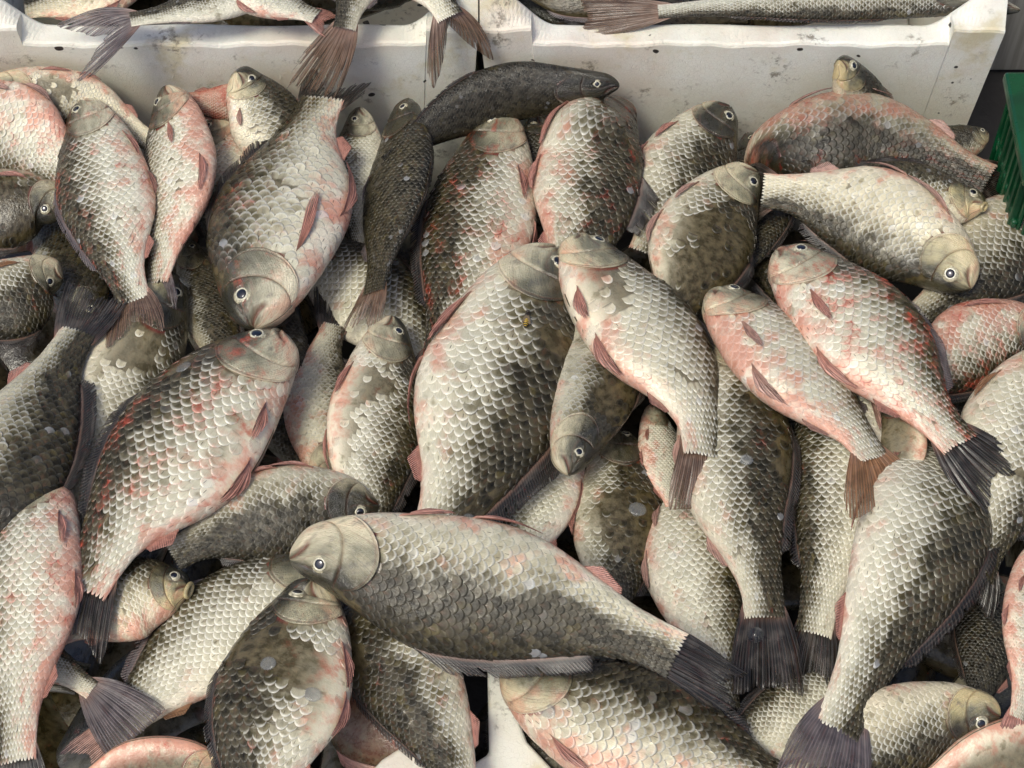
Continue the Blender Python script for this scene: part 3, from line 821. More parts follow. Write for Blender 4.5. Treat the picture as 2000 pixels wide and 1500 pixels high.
FISH = [
    {'label': 'large pale carp lying crosswise on top of the heap, belly up, head left', 'seed': 0.137, 'pts': [(-0.145, -0.1795, 0.062), (-0.121, -0.1776, 0.062), (-0.0871, -0.1852, 0.062), (-0.0466, -0.1977, 0.062), (0.0, -0.2071, 0.062), (0.0462, -0.2208, 0.062), (0.0787, -0.2347, 0.062), (0.0995, -0.2463, 0.062)], 'H': 0.0917, 'sgn': -1, 'tail': (0.1461, -0.2611, 0.042), 'roll': 12, 'tailk': {'spread': 8, 'fork': 0.25, 'twist': 68, 'ragged': 0.3}, 'fin': 'black', 'find': 'black', 'fin2': 'red', 'dark': 0.43, 'pink': 0.42, 'warm': 0.45, 'blood': 0.25, 'head': 0.2, 'dorsalk': {'h': 0.16, 'back': 62}, 'pectk': (0.262, 0.93, 0.36, 0.8, 0.02), 'pelvk': (0.46, 0.97, 0.42, 0.6, 0.02), 'miss': 0.02, 'gapw': 1.0, 'flare': 0.02, 'relief': 1.1},
    {'label': 'biggest carp in the middle of the heap, head up, with a wasp on its shoulder', 'seed': 0.868, 'pts': [(0.0324, 0.0971, 0.036), (0.0235, 0.0761, 0.036), (0.0074, 0.0341, 0.036), (-0.0055, -0.011, 0.036), (-0.0187, -0.0503, 0.036), (-0.0325, -0.0967, 0.036), (-0.0436, -0.1294, 0.036), (-0.0524, -0.1573, 0.036)], 'H': 0.1123, 'sgn': 1, 'tail': (-0.0725, -0.1906, 0.011), 'roll': 6, 'fin': 'black', 'find': 'black', 'fin2': 'red', 'dark': 0.3, 'pink': 0.4, 'blood': 0.3, 'warm': 0.4, 'head': 0.28, 'holes': ((0.33, 0.25, 0.05, 0.13), (0.86, 0.12, 0.09, 0.22)), 'dorsalk': {'h': 0.15, 'back': 60, 'u0': 0.5, 'u1': 0.86}, 'pectk': (0.27, 0.9, 0.42, 0.9, 0.05), 'pelvk': (0.5, 0.985, 0.42, 0.6, 0.03), 'miss': 0.02, 'gapw': 0.5},
    {'label': 'big silvery carp at the upper left lying head down with red patched belly', 'seed': 1.599, 'pts': [(-0.1859, 0.0221, 0.04), (-0.1846, 0.045, 0.04), (-0.1813, 0.0778, 0.04), (-0.1747, 0.1212, 0.04), (-0.1658, 0.1636, 0.04), (-0.1575, 0.2021, 0.04), (-0.1492, 0.239, 0.04)], 'H': 0.1066, 'sgn': 1, 'tail': (-0.1336, 0.2762, 0.035), 'roll': 10, 'tailk': {'spread': 20, 'fork': 0.5, 'ragged': 0.9, 'twist': 25}, 'fin': 'black', 'find': 'black', 'fin2': 'red', 'dark': 0.19, 'pink': 0.44, 'blood': 0.44, 'warm': 0.3, 'head': 0.26, 'dorsalk': {'h': 0.1, 'back': 66}, 'pectk': (0.262, 0.78, 0.5, 1.1, -0.02), 'pelvk': (0.46, 0.93, 0.5, 0.8, 0.02), 'miss': 0.02},
    {'label': 'big carp at the left slanting head up right, bloody red scales near its tail', 'seed': 2.33, 'pts': [(-0.1668, 0.0175, 0.04), (-0.1758, -0.0005, 0.04), (-0.1974, -0.0292, 0.04), (-0.2195, -0.0657, 0.04), (-0.2423, -0.1053, 0.04), (-0.2627, -0.1437, 0.04), (-0.2813, -0.1847, 0.04)], 'H': 0.1066, 'sgn': -1, 'tail': (-0.2832, -0.2305, 0.036), 'roll': 8, 'tailk': {'spread': 14, 'twist': 50, 'fork': 0.25}, 'fin': 'black', 'find': 'black', 'fin2': 'red', 'dark': 0.24, 'pink': 0.44, 'blood': 0.52, 'warm': 0.35, 'head': 0.22, 'dorsalk': {'h': 0.1, 'back': 62}, 'holes': ((0.36, 0.98, 0.08, 0.25), (0.5, 0.98, 0.1, 0.2), (0.28, 0.16, 0.05, 0.12)), 'pectk': (0.27, 0.85, 0.28, 0.9, 0.02), 'miss': 0.02},
    {'label': 'slender pale pink carp right of the middle, head up, brown tail fin fanned below', 'seed': 3.061, 'pts': [(0.0487, 0.1025, 0.044), (0.0548, 0.0842, 0.044), (0.0727, 0.049, 0.044), (0.0962, 0.0124, 0.044), (0.1175, -0.0275, 0.044), (0.1285, -0.0598, 0.044), (0.1314, -0.0859, 0.044)], 'H': 0.0935, 'sgn': 1, 'tail': (0.1273, -0.1207, 0.028), 'roll': 26, 'tailk': {'spread': 15, 'fork': 0.12, 'ragged': 0.15}, 'fin': 'brown', 'find': 'grey', 'fin2': 'red', 'dark': 0.1, 'pink': 0.45, 'blood': 0.34, 'warm': 0.55, 'head': 0.2, 'relief': 0.7, 'dorsalk': {'h': 0.07, 'back': 66}, 'pectk': (0.262, 0.88, 0.26, 1.2, 0.03), 'pelvk': (0.45, 0.93, 0.42, 0.9, 0.05), 'miss': 0.03, 'holes': ((0.3, 0.8, 0.12, 0.3),)},
    {'label': 'rosy pale carp right of the middle with an orange brown forked tail pointing down', 'seed': 3.792, 'pts': [(0.144, 0.0533, 0.04), (0.1563, 0.0404, 0.04), (0.1769, 0.0153, 0.04), (0.2003, -0.016, 0.04), (0.2228, -0.0487, 0.04), (0.2371, -0.0678, 0.04), (0.2478, -0.0859, 0.04)], 'H': 0.0872, 'sgn': 1, 'tail': (0.2553, -0.1505, 0.064), 'roll': 30, 'tailk': {'spread': 30, 'fork': 0.42, 'ragged': 0.15}, 'fin': 'orange', 'find': 'grey', 'fin2': 'pink', 'dark': 0.06, 'pink': 0.56, 'blood': 0.36, 'warm': 0.45, 'relief': 0.6, 'head': 0.18, 'pectk': (0.262, 0.75, 0.3, 1.0, 0.02), 'pelvk': (0.45, 0.9, 0.42, 0.9, 0.05), 'miss': 0.03, 'dorsalk': {'h': 0.07, 'back': 66}},
    {'label': 'carp at the right with red blotched breast, grey head up left and black forked tail', 'seed': 4.523, 'pts': [(0.1949, 0.0865, 0.046), (0.2066, 0.0732, 0.046), (0.2269, 0.0475, 0.046), (0.2514, 0.0132, 0.046), (0.2717, -0.0201, 0.046), (0.2896, -0.0526, 0.046), (0.3053, -0.0759, 0.046)], 'H': 0.0924, 'sgn': 1, 'tail': (0.3459, -0.114, 0.034), 'roll': 14, 'tailk': {'spread': 27, 'fork': 0.38, 'ragged': 0.3}, 'fin': 'black', 'find': 'grey', 'fin2': 'red', 'dark': 0.12, 'pink': 0.5, 'blood': 0.56, 'warm': 0.35, 'head': 0.12, 'pectk': (0.262, 0.72, 0.32, 1.0, 0.02), 'pelvk': (0.46, 0.93, 0.46, 0.9, 0.03), 'relief': 0.8, 'dorsalk': {'h': 0.07, 'back': 66}},
    {'label': 'silver and yellow carp at the upper right, staring head to the lower right', 'seed': 5.254, 'pts': [(0.3378, 0.064, 0.032), (0.3292, 0.0768, 0.032), (0.3064, 0.1032, 0.032), (0.2783, 0.1276, 0.032), (0.2488, 0.1425, 0.032), (0.2224, 0.1526, 0.032), (0.1954, 0.1566, 0.032)], 'H': 0.0796, 'sgn': 1, 'tail': (0.1791, 0.1873, -0.023), 'roll': 14, 'fin': 'black', 'find': 'black', 'fin2': 'pink', 'dark': 0.16, 'pink': 0.36, 'blood': 0.28, 'warm': 0.7, 'head': 0.12, 'eye': 1.15, 'pectk': (0.27, 0.9, 0.46, 0.8, 0.02), 'pelvk': (0.5, 0.97, 0.3, 0.6, 0.02)},
    {'label': 'bronze grey carp lying across the upper right corner with its red belly up', 'seed': 5.985, 'pts': [(0.2057, 0.2079, -0.03), (0.2058, 0.2072, -0.012), (0.2132, 0.2089, 0.014), (0.2432, 0.2087, 0.03), (0.2792, 0.2098, 0.03), (0.3141, 0.2003, 0.03), (0.3401, 0.1858, 0.03), (0.362, 0.172, 0.03)], 'H': 0.0774, 'sgn': -1, 'tail': (0.3939, 0.1732, 0.01), 'roll': 8, 'fin': 'black', 'find': 'black', 'fin2': 'pink', 'dark': 0.46, 'pink': 0.56, 'blood': 0.46, 'warm': 0.75, 'head': 1.6, 'pale': 0.66, 'head_seen': False, 'flare': 0.05, 'gapw': 1.0, 'pectk': (0.3, 0.95, 0.4, 0.8, 0.02), 'pelvk': (0.44, 1.0, 0.42, 0.6, -0.02), 'tailk': {'spread': 15}, 'relief': 1.2},
    {'label': 'white scaled carp at the lower right, its dark tail fin at the bottom edge', 'seed': 6.716, 'pts': [(0.3031, -0.0099, -0.047), (0.2987, -0.0642, -0.01), (0.287, -0.1195, 0.026), (0.2648, -0.174, 0.038), (0.2437, -0.2122, 0.038), (0.225, -0.2491, 0.038), (0.2084, -0.2849, 0.038)], 'H': 0.0907, 'sgn': 1, 'tail': (0.1938, -0.3306, 0.044), 'roll': 6, 'tailk': {'spread': 27, 'fork': 0.12, 'ragged': 0.3}, 'fin': 'grey', 'find': 'black', 'fin2': 'red', 'dark': 0.29, 'pink': 0.34, 'blood': 0.3, 'warm': 0.42, 'dorsalk': {'h': 0.12, 'back': 58}, 'miss': 0.03, 'relief': 1.1, 'pale': 1.05, 'pelvk': (0.47, 0.985, 0.4, 0.6, 0.02)},
    {'label': 'big carp at the bottom centre left, head up, bare olive shoulder with loose glassy scales', 'seed': 7.447, 'pts': [(-0.1312, -0.1872, 0.046), (-0.1339, -0.196, 0.036), (-0.1391, -0.2224, 0.036), (-0.1454, -0.2554, 0.036), (-0.1528, -0.291, 0.036), (-0.1569, -0.3255, 0.036), (-0.1595, -0.3557, 0.036)], 'H': 0.0882, 'sgn': -1, 'roll': 4, 'fin': 'black', 'find': 'black', 'fin2': 'red', 'dark': 0.33, 'pink': 0.44, 'blood': 0.4, 'warm': 0.48, 'head': 0.25, 'holes': ((0.34, 0.35, 0.1, 0.38), (0.42, 0.75, 0.1, 0.3), (0.55, 0.9, 0.12, 0.2)), 'loose': 0.12, 'miss': 0.1, 'dorsalk': {'h': 0.08, 'back': 64}, 'pectk': (0.27, 0.88, 0.32, 0.9, 0.04)},
    {'label': 'brown backed carp at the left with its black tail fin fanned upwards', 'seed': 8.178, 'pts': [(-0.3691, -0.1796, 0.034), (-0.3614, -0.1443, 0.034), (-0.3491, -0.0996, 0.034), (-0.3396, -0.0576, 0.034), (-0.3293, -0.0185, 0.034), (-0.3157, 0.0195, 0.034)], 'H': 0.0845, 'sgn': -1, 'tail': (-0.3039, 0.061, 0.036), 'roll': -6, 'tailk': {'spread': 24, 'fork': 0.22, 'ragged': 0.5}, 'fin': 'black', 'find': 'black', 'fin2': 'red', 'dark': 0.36, 'pink': 0.3, 'blood': 0.36, 'warm': 0.5, 'pale': 0.85, 'relief': 1.1, 'dorsalk': {'h': 0.16, 'back': 62, 'u0': 0.3}},
    {'label': 'silver carp at the upper left, head up, blood along its right side, reddish tail', 'seed': 8.909, 'pts': [(-0.3381, 0.2473, 0.032), (-0.3335, 0.2329, 0.032), (-0.3208, 0.1934, 0.032), (-0.309, 0.1526, 0.032), (-0.2968, 0.1129, 0.032), (-0.2862, 0.0791, 0.032), (-0.2774, 0.0532, 0.032)], 'H': 0.0745, 'sgn': -1, 'tail': (-0.2718, 0.013, 0.04), 'roll': 4, 'tailk': {'spread': 24, 'fork': 0.45, 'ragged': 0.6}, 'fin': 'brown', 'find': 'grey', 'fin2': 'red', 'dark': 0.18, 'pink': 0.45, 'blood': 0.48, 'warm': 0.25, 'head': 0.22, 'pale': 1.05, 'dorsalk': {'h': 0.08, 'back': 64}, 'pectk': (0.262, 0.86, 0.34, 0.9, 0.03)},
    {'label': 'narrow rosy carp seen partly from below between two silver ones at the upper left', 'seed': 9.64, 'pts': [(-0.2711, 0.2514, 0.0453), (-0.2674, 0.2419, 0.0369), (-0.2597, 0.1991, 0.0315), (-0.2553, 0.1558, 0.028), (-0.2582, 0.1178, 0.0259), (-0.2618, 0.0897, 0.0245), (-0.2644, 0.076, 0.0236)], 'H': 0.0725, 'sgn': -1, 'tail': (-0.2636, 0.0538, 0.014), 'roll': 34, 'fin': 'grey', 'find': 'black', 'fin2': 'red', 'dark': 0.1, 'pink': 0.56, 'blood': 0.42, 'warm': 0.38, 'head': 0.3, 'pectk': (0.25, 0.62, 0.3, 0.9, 0.02), 'pelvk': (0.46, 0.88, 0.4, 0.8, 0.02)},
    {'label': 'pink bellied carp running off the bottom left edge, scales stained with blood', 'seed': 10.371, 'pts': [(-0.3296, -0.0856, 0.011), (-0.3246, -0.1247, 0.028), (-0.3228, -0.1651, 0.036), (-0.3216, -0.2036, 0.036), (-0.3192, -0.2408, 0.036), (-0.3155, -0.2769, 0.036), (-0.3118, -0.3077, 0.036)], 'H': 0.0762, 'sgn': -1, 'tail': (-0.3088, -0.335, 0.026), 'roll': 10, 'tailk': {'spread': 18, 'fork': 0.1}, 'fin': 'black', 'find': 'black', 'fin2': 'red', 'dark': 0.06, 'pink': 0.54, 'blood': 0.52, 'warm': 0.4, 'relief': 0.8, 'head_seen': False},
    {'label': 'carp with black tail fin carrying a water drop, right of the large crosswise one', 'seed': 11.102, 'pts': [(0.1617, 0.0432, 0.004), (0.1607, 0.0027, 0.016), (0.1574, -0.0382, 0.024), (0.1561, -0.081, 0.024), (0.1553, -0.1163, 0.024), (0.1616, -0.1545, 0.024), (0.1666, -0.1819, 0.024), (0.1677, -0.2012, 0.024)], 'H': 0.0812, 'sgn': 1, 'tail': (0.1665, -0.2551, 0.024), 'roll': 2, 'tailk': {'spread': 18, 'fork': 0.18, 'ragged': 0.4}, 'fin': 'black', 'find': 'black', 'fin2': 'pink', 'dark': 0.33, 'pink': 0.38, 'blood': 0.36, 'warm': 0.5, 'pale': 0.88, 'holes': ((0.28, 0.12, 0.12, 0.3), (0.5, 0.08, 0.1, 0.15)), 'dorsalk': {'h': 0.11, 'back': 66}},
    {'label': 'long carp above the middle, yellowish head up, bright red patch behind its fin', 'seed': 11.833, 'pts': [(-0.0061, 0.2514, 0.0155), (-0.0101, 0.2346, 0.0149), (-0.016, 0.1979, 0.0146), (-0.0236, 0.1468, 0.0144), (-0.0328, 0.0975, 0.0142), (-0.0436, 0.0499, 0.0142), (-0.0516, 0.013, 0.0141)], 'H': 0.0858, 'sgn': -1, 'tail': (-0.0556, -0.025, 0.004), 'roll': 5, 'fin': 'black', 'find': 'black', 'fin2': 'red', 'dark': 0.3, 'pink': 0.42, 'blood': 0.5, 'warm': 0.42, 'head': 0.16, 'pale': 0.92, 'pectk': (0.28, 0.78, 0.34, 0.7, 0.05), 'pelvk': (0.46, 0.97, 0.4, 0.6, 0.02)},
    {'label': 'broad carp above the middle with dark right back, its head tucked under at the top', 'seed': 12.564, 'pts': [(0.0948, 0.2514, -0.0041), (0.0836, 0.2467, 0.0123), (0.0657, 0.2105, 0.0351), (0.0592, 0.1807, 0.0287), (0.0538, 0.1395, 0.0234), (0.0462, 0.0979, 0.02), (0.0399, 0.0613, 0.0178)], 'H': 0.083, 'sgn': 1, 'roll': 4, 'fin': 'black', 'find': 'black', 'fin2': 'red', 'dark': 0.36, 'pink': 0.46, 'blood': 0.46, 'warm': 0.46, 'pale': 0.9, 'head_seen': False, 'head': 0.9, 'pectk': (0.27, 0.92, 0.34, 1.1, 0.02), 'dorsalk': {'h': 0.26, 'u0': 0.44, 'u1': 0.66, 'back': 42}},
    {'label': 'carp beside the back wall with a dark brown face turned up right', 'seed': 13.295, 'pts': [(0.173, 0.2514, 0.0203), (0.1622, 0.2376, 0.0176), (0.1472, 0.2153, 0.0127), (0.13, 0.1865, 0.0095), (0.1147, 0.1523, 0.0075), (0.1016, 0.1183, 0.0062)], 'H': 0.076, 'sgn': 1, 'roll': 6, 'fin': 'black', 'find': 'black', 'fin2': 'red', 'dark': 0.36, 'pink': 0.4, 'blood': 0.34, 'warm': 0.48, 'head': 0.6, 'pale': 0.85, 'pectk': (0.27, 0.85, 0.3, 1.0, 0.02)},
    {'label': 'scaleless olive carp with pale yellow gill cover, glassy loose scales on its flank', 'seed': 14.026, 'pts': [(0.1896, 0.1823, 0.022), (0.18, 0.1744, 0.021), (0.1633, 0.1539, 0.018), (0.1472, 0.1264, 0.018), (0.1347, 0.0946, 0.018), (0.1235, 0.0612, 0.018), (0.1165, 0.0332, 0.018)], 'H': 0.0797, 'sgn': 1, 'roll': 8, 'fin': 'black', 'find': 'black', 'fin2': 'pink', 'dark': 0.42, 'pink': 0.34, 'blood': 0.25, 'warm': 0.55, 'head': 0.12, 'holes': ((0.5, 0.25, 0.22, 0.55), (0.75, 0.4, 0.15, 0.7)), 'loose': 0.3, 'miss': 0.25, 'pectk': (0.262, 0.85, 0.28, 0.8, 0.02), 'pale': 0.95},
    {'label': 'near black carp squeezed in behind the pale headed olive one', 'seed': 14.757, 'pts': [(0.1904, 0.2514, -0.0116), (0.196, 0.2175, -0.0085), (0.1993, 0.1766, -0.0098), (0.1866, 0.1364, -0.0106), (0.1686, 0.1021, -0.0111)], 'H': 0.0492, 'sgn': 1, 'roll': -25, 'fin': 'black', 'find': 'black', 'fin2': 'brown', 'dark': 1.0, 'pink': 0.15, 'blood': 0.2, 'warm': 0.4, 'head': 0.9, 'pale': 0.7, 'pect': False, 'pelv': False},
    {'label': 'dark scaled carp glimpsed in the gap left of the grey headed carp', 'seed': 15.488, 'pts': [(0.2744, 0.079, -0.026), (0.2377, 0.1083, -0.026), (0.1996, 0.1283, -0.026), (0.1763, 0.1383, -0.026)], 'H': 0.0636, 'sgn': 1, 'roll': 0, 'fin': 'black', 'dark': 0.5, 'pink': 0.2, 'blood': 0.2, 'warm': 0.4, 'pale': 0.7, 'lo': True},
    {'label': 'small headed carp at the right with orange jaw and sulking mouth', 'seed': 16.219, 'pts': [(0.3558, 0.135, 0.04), (0.3469, 0.1403, 0.036), (0.3259, 0.1433, 0.036), (0.2997, 0.1518, 0.036), (0.2693, 0.1593, 0.036), (0.2385, 0.1644, 0.036)], 'H': 0.0575, 'sgn': -1, 'roll': 14, 'fin': 'black', 'find': 'black', 'fin2': 'red', 'dark': 0.26, 'pink': 0.42, 'blood': 0.3, 'warm': 0.85, 'head': 0.18, 'gape': 0.12, 'eye': 1.15, 'pect': False, 'pelv': False},
    {'label': 'brown scaled carp at the right edge under the staring silver one', 'seed': 16.95, 'pts': [(0.4419, 0.1503, 0.01), (0.4089, 0.1403, 0.01), (0.3746, 0.1204, 0.01), (0.3397, 0.091, 0.01), (0.3088, 0.0576, 0.01)], 'H': 0.081, 'sgn': 1, 'roll': 0, 'fin': 'black', 'find': 'black', 'fin2': 'orange', 'dark': 0.28, 'pink': 0.42, 'blood': 0.3, 'warm': 0.75, 'pale': 0.72, 'pect': False},
    {'label': 'bloody red carp at the right edge with its fin folded on the belly', 'seed': 17.681, 'pts': [(0.4002, 0.0352, 0.012), (0.3854, 0.0375, 0.012), (0.3624, 0.0352, 0.012), (0.3345, 0.0236, 0.012), (0.3095, 0.0032, 0.012), (0.2881, -0.0215, 0.012)], 'H': 0.0655, 'sgn': 1, 'roll': 14, 'fin': 'black', 'find': 'black', 'fin2': 'red', 'dark': 0.18, 'pink': 0.66, 'blood': 0.54, 'warm': 0.45, 'head': 0.3, 'pale': 0.85, 'pectk': (0.27, 0.86, 0.38, 0.8, 0.02), 'pelv': False},
    {'label': 'white scaled carp at the right edge with yellowish gills, orange fin at its throat', 'seed': 18.412, 'pts': [(0.4032, 0.0149, 0.018), (0.383, -0.0077, 0.018), (0.3613, -0.043, 0.018), (0.3462, -0.0857, 0.018), (0.3298, -0.127, 0.018), (0.3156, -0.1631, 0.018)], 'H': 0.081, 'sgn': 1, 'tail': (0.3049, -0.188, 0.006), 'roll': 8, 'fin': 'black', 'find': 'black', 'fin2': 'orange', 'dark': 0.22, 'pink': 0.36, 'blood': 0.32, 'warm': 0.55, 'pale': 1.0, 'pectk': (0.262, 0.9, 0.3, 0.9, 0.02), 'pelv': False},
    {'label': 'pale carp with scaly flank wedged between two dark tails at the lower right', 'seed': 19.143, 'pts': [(0.2418, 0.0284, -0.008), (0.236, -0.0259, 0.012), (0.2337, -0.0693, 0.012), (0.2281, -0.1113, 0.012), (0.219, -0.1518, 0.012), (0.2093, -0.1833, 0.012), (0.2029, -0.2057, 0.012)], 'H': 0.0721, 'sgn': -1, 'tail': (0.1949, -0.2439, 0.004), 'roll': 6, 'tailk': {'spread': 14, 'fork': 0.2}, 'fin': 'black', 'find': 'black', 'fin2': 'pink', 'dark': 0.14, 'pink': 0.36, 'blood': 0.3, 'warm': 0.38, 'pale': 1.05, 'pelvk': (0.5, 0.98, 0.5, 0.6, 0.02)},
    {'label': 'pale flank of a carp below the fanned brown tail, right of the large crosswise carp', 'seed': 19.874, 'pts': [(0.1261, -0.0623, -0.049), (0.1227, -0.1074, -0.016), (0.1241, -0.147, -0.004), (0.1308, -0.1867, -0.004), (0.1375, -0.2213, -0.004), (0.1392, -0.2512, -0.004)], 'H': 0.0675, 'sgn': 1, 'roll': 4, 'fin': 'black', 'find': 'black', 'fin2': 'pink', 'dark': 0.1, 'pink': 0.42, 'blood': 0.4, 'warm': 0.42, 'head_seen': False},
    {'label': 'head down carp with a white ringed eye, tucked under the slender pink one', 'seed': 20.605, 'pts': [(0.0387, -0.1012, 0.04), (0.0407, -0.0876, 0.038), (0.0494, -0.0602, 0.038), (0.0599, -0.0278, 0.038), (0.0662, 0.0054, 0.038), (0.0615, 0.0418, 0.038), (0.0529, 0.0746, 0.038)], 'H': 0.0598, 'sgn': -1, 'roll': 4, 'fin': 'black', 'find': 'black', 'fin2': 'red', 'dark': 0.44, 'pink': 0.34, 'blood': 0.3, 'warm': 0.48, 'head': 0.36, 'pale': 0.85, 'pect': False, 'pelv': False, 'holes': ((0.34, 0.2, 0.1, 0.35),)},
    {'label': 'dark headed carp standing head up below it, scales rubbed off its olive back', 'seed': 21.336, 'pts': [(0.0766, -0.0343, -0.016), (0.0782, -0.0547, -0.008), (0.0772, -0.0868, -0.008), (0.0735, -0.1244, -0.008), (0.0689, -0.1609, -0.008), (0.0644, -0.1963, -0.008)], 'H': 0.0647, 'sgn': 1, 'roll': 4, 'fin': 'black', 'find': 'black', 'fin2': 'red', 'dark': 0.46, 'pink': 0.34, 'blood': 0.25, 'warm': 0.55, 'head': 0.42, 'pale': 0.95, 'holes': ((0.5, 0.35, 0.16, 0.5),), 'loose': 0.2, 'miss': 0.15, 'pect': False},
    {'label': 'white scaled flank showing just below the biggest carp', 'seed': 22.067, 'pts': [(0.0374, -0.0185, -0.006), (0.0276, -0.0537, -0.006), (0.0182, -0.088, -0.006), (0.0107, -0.1255, -0.006), (0.0035, -0.1619, -0.006)], 'H': 0.0636, 'sgn': -1, 'roll': 8, 'fin': 'black', 'find': 'black', 'fin2': 'red', 'dark': 0.06, 'pink': 0.42, 'blood': 0.34, 'warm': 0.4, 'pale': 1.05, 'pect': False, 'pelvk': (0.4, 0.93, 0.6, 0.8, 0.03)},
    {'label': 'carp left of the middle with a pink snout pointing up and a smooth white belly', 'seed': 22.798, 'pts': [(-0.0884, 0.0437, 0.024), (-0.0895, 0.0332, 0.018), (-0.0927, -0.001, 0.018), (-0.0969, -0.0386, 0.018), (-0.1001, -0.0773, 0.018), (-0.101, -0.1148, 0.018), (-0.1006, -0.1512, 0.018)], 'H': 0.0698, 'sgn': 1, 'roll': 14, 'fin': 'black', 'find': 'black', 'fin2': 'red', 'dark': 0.18, 'pink': 0.44, 'blood': 0.38, 'warm': 0.42, 'head': 0.2, 'holes': ((0.35, 0.7, 0.08, 0.35), (0.5, 0.95, 0.2, 0.3)), 'pectk': (0.262, 0.88, 0.4, 0.9, 0.03), 'pelvk': (0.55, 0.97, 0.4, 0.6, 0.02), 'relief': 0.6},
    {'label': 'black backed long fish lying against the foam wall, seen from above', 'seed': 23.529, 'pts': [(0.0834, 0.2496, 0.0472), (0.0722, 0.2514, 0.0471), (0.0402, 0.2511, 0.0433), (0.0, 0.2514, 0.0382), (-0.0362, 0.2369, 0.0353), (-0.0677, 0.2121, 0.0333), (-0.0947, 0.183, 0.0321)], 'H': 0.0491, 'sgn': -1, 'roll': -46, 'fin': 'black', 'find': 'black', 'fin2': 'brown', 'dark': 1.2, 'pink': 0.2, 'blood': 0.2, 'warm': 0.4, 'head': 2.0, 'pale': 0.5, 'nv': 16, 'relief': 0.5, 'pect': False, 'pelv': False, 'anal': False, 'dorsalk': {'h': 0.06, 'back': 66, 'u0': 0.5, 'u1': 0.9}},
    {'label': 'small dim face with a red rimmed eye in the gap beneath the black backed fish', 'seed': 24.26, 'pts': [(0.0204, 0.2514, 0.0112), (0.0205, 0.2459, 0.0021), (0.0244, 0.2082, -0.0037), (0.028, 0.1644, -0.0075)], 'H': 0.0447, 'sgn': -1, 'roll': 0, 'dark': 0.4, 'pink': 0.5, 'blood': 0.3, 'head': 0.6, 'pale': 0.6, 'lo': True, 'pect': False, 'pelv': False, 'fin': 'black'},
    {'label': 'golden brown face of a carp propped up against the white wall', 'seed': 24.991, 'pts': [(0.2531, 0.2514, 0.0742), (0.2596, 0.2514, 0.0616), (0.2736, 0.2424, 0.0362), (0.2897, 0.2232, 0.0096), (0.3029, 0.1931, -0.0046)], 'H': 0.0477, 'sgn': 1, 'roll': 0, 'fin': 'black', 'find': 'brown', 'fin2': 'orange', 'dark': 0.36, 'pink': 0.34, 'blood': 0.25, 'warm': 1.0, 'head': 0.26, 'pale': 0.72, 'eye': 1.4, 'pect': False, 'pelv': False},
    {'label': 'carp with a yellow grey head lifted against the left foam box', 'seed': 25.722, 'pts': [(-0.2139, 0.2514, 0.0605), (-0.2091, 0.2496, 0.049), (-0.1945, 0.2308, 0.0343), (-0.1819, 0.2026, 0.0213), (-0.175, 0.1712, 0.0094)], 'H': 0.0607, 'sgn': 1, 'roll': 8, 'fin': 'black', 'find': 'black', 'fin2': 'pink', 'dark': 0.3, 'pink': 0.36, 'blood': 0.28, 'warm': 0.62, 'head': 0.22, 'pectk': (0.262, 0.8, 0.28, 0.9, 0.02), 'pelv': False},
    {'label': 'pinkish carp glimpsed between the narrow rosy one and the big silvery one', 'seed': 26.453, 'pts': [(-0.2372, 0.2514, 0.0112), (-0.233, 0.232, 0.0057), (-0.2253, 0.1927, 0.0022), (-0.2232, 0.1533, -0.0001), (-0.2253, 0.1144, -0.0015)], 'H': 0.0572, 'sgn': -1, 'roll': 16, 'fin': 'black', 'find': 'black', 'fin2': 'red', 'dark': 0.1, 'pink': 0.54, 'blood': 0.4, 'warm': 0.5, 'pectk': (0.262, 0.9, 0.3, 0.9, 0.02)},
    {'label': 'raw red underside of a carp against the left foam box', 'seed': 27.184, 'pts': [(-0.1549, 0.2514, 0.0173), (-0.1795, 0.2514, 0.0155), (-0.2113, 0.2514, 0.0233), (-0.2434, 0.2514, 0.0263), (-0.271, 0.2514, 0.0323)], 'H': 0.0343, 'sgn': 1, 'roll': 36, 'fin': 'orange', 'find': 'red', 'fin2': 'red', 'dark': 0.02, 'pink': 0.95, 'blood': 0.62, 'warm': 0.8, 'pale': 0.75, 'lo': True},
    {'label': 'long pale carp with pink belly up along the left foam box', 'seed': 27.915, 'pts': [(-0.4102, 0.2514, 0.043), (-0.3939, 0.2514, 0.0441), (-0.3671, 0.2514, 0.0371), (-0.3384, 0.2485, 0.0265), (-0.3097, 0.2357, 0.0198), (-0.2822, 0.2181, 0.0155)], 'H': 0.0478, 'sgn': -1, 'tail': (-0.256, 0.2226, -0.002), 'roll': 22, 'fin': 'pink', 'find': 'grey', 'fin2': 'red', 'dark': 0.04, 'pink': 0.46, 'blood': 0.34, 'warm': 0.68, 'pectk': (0.262, 0.88, 0.42, 0.8, 0.02), 'holes': ((0.35, 0.6, 0.1, 0.4),)},
    {'label': 'shiny pink carp cut by the left edge near the top', 'seed': 28.646, 'pts': [(-0.4589, 0.2514, 0.0412), (-0.4404, 0.2503, 0.0335), (-0.411, 0.2359, 0.0286), (-0.3809, 0.2174, 0.0255), (-0.3544, 0.1955, 0.0235), (-0.3317, 0.1708, 0.0222)], 'H': 0.0739, 'sgn': -1, 'roll': 24, 'fin': 'pink', 'find': 'grey', 'fin2': 'pink', 'dark': 0.02, 'pink': 0.6, 'blood': 0.52, 'warm': 0.35, 'relief': 0.9},
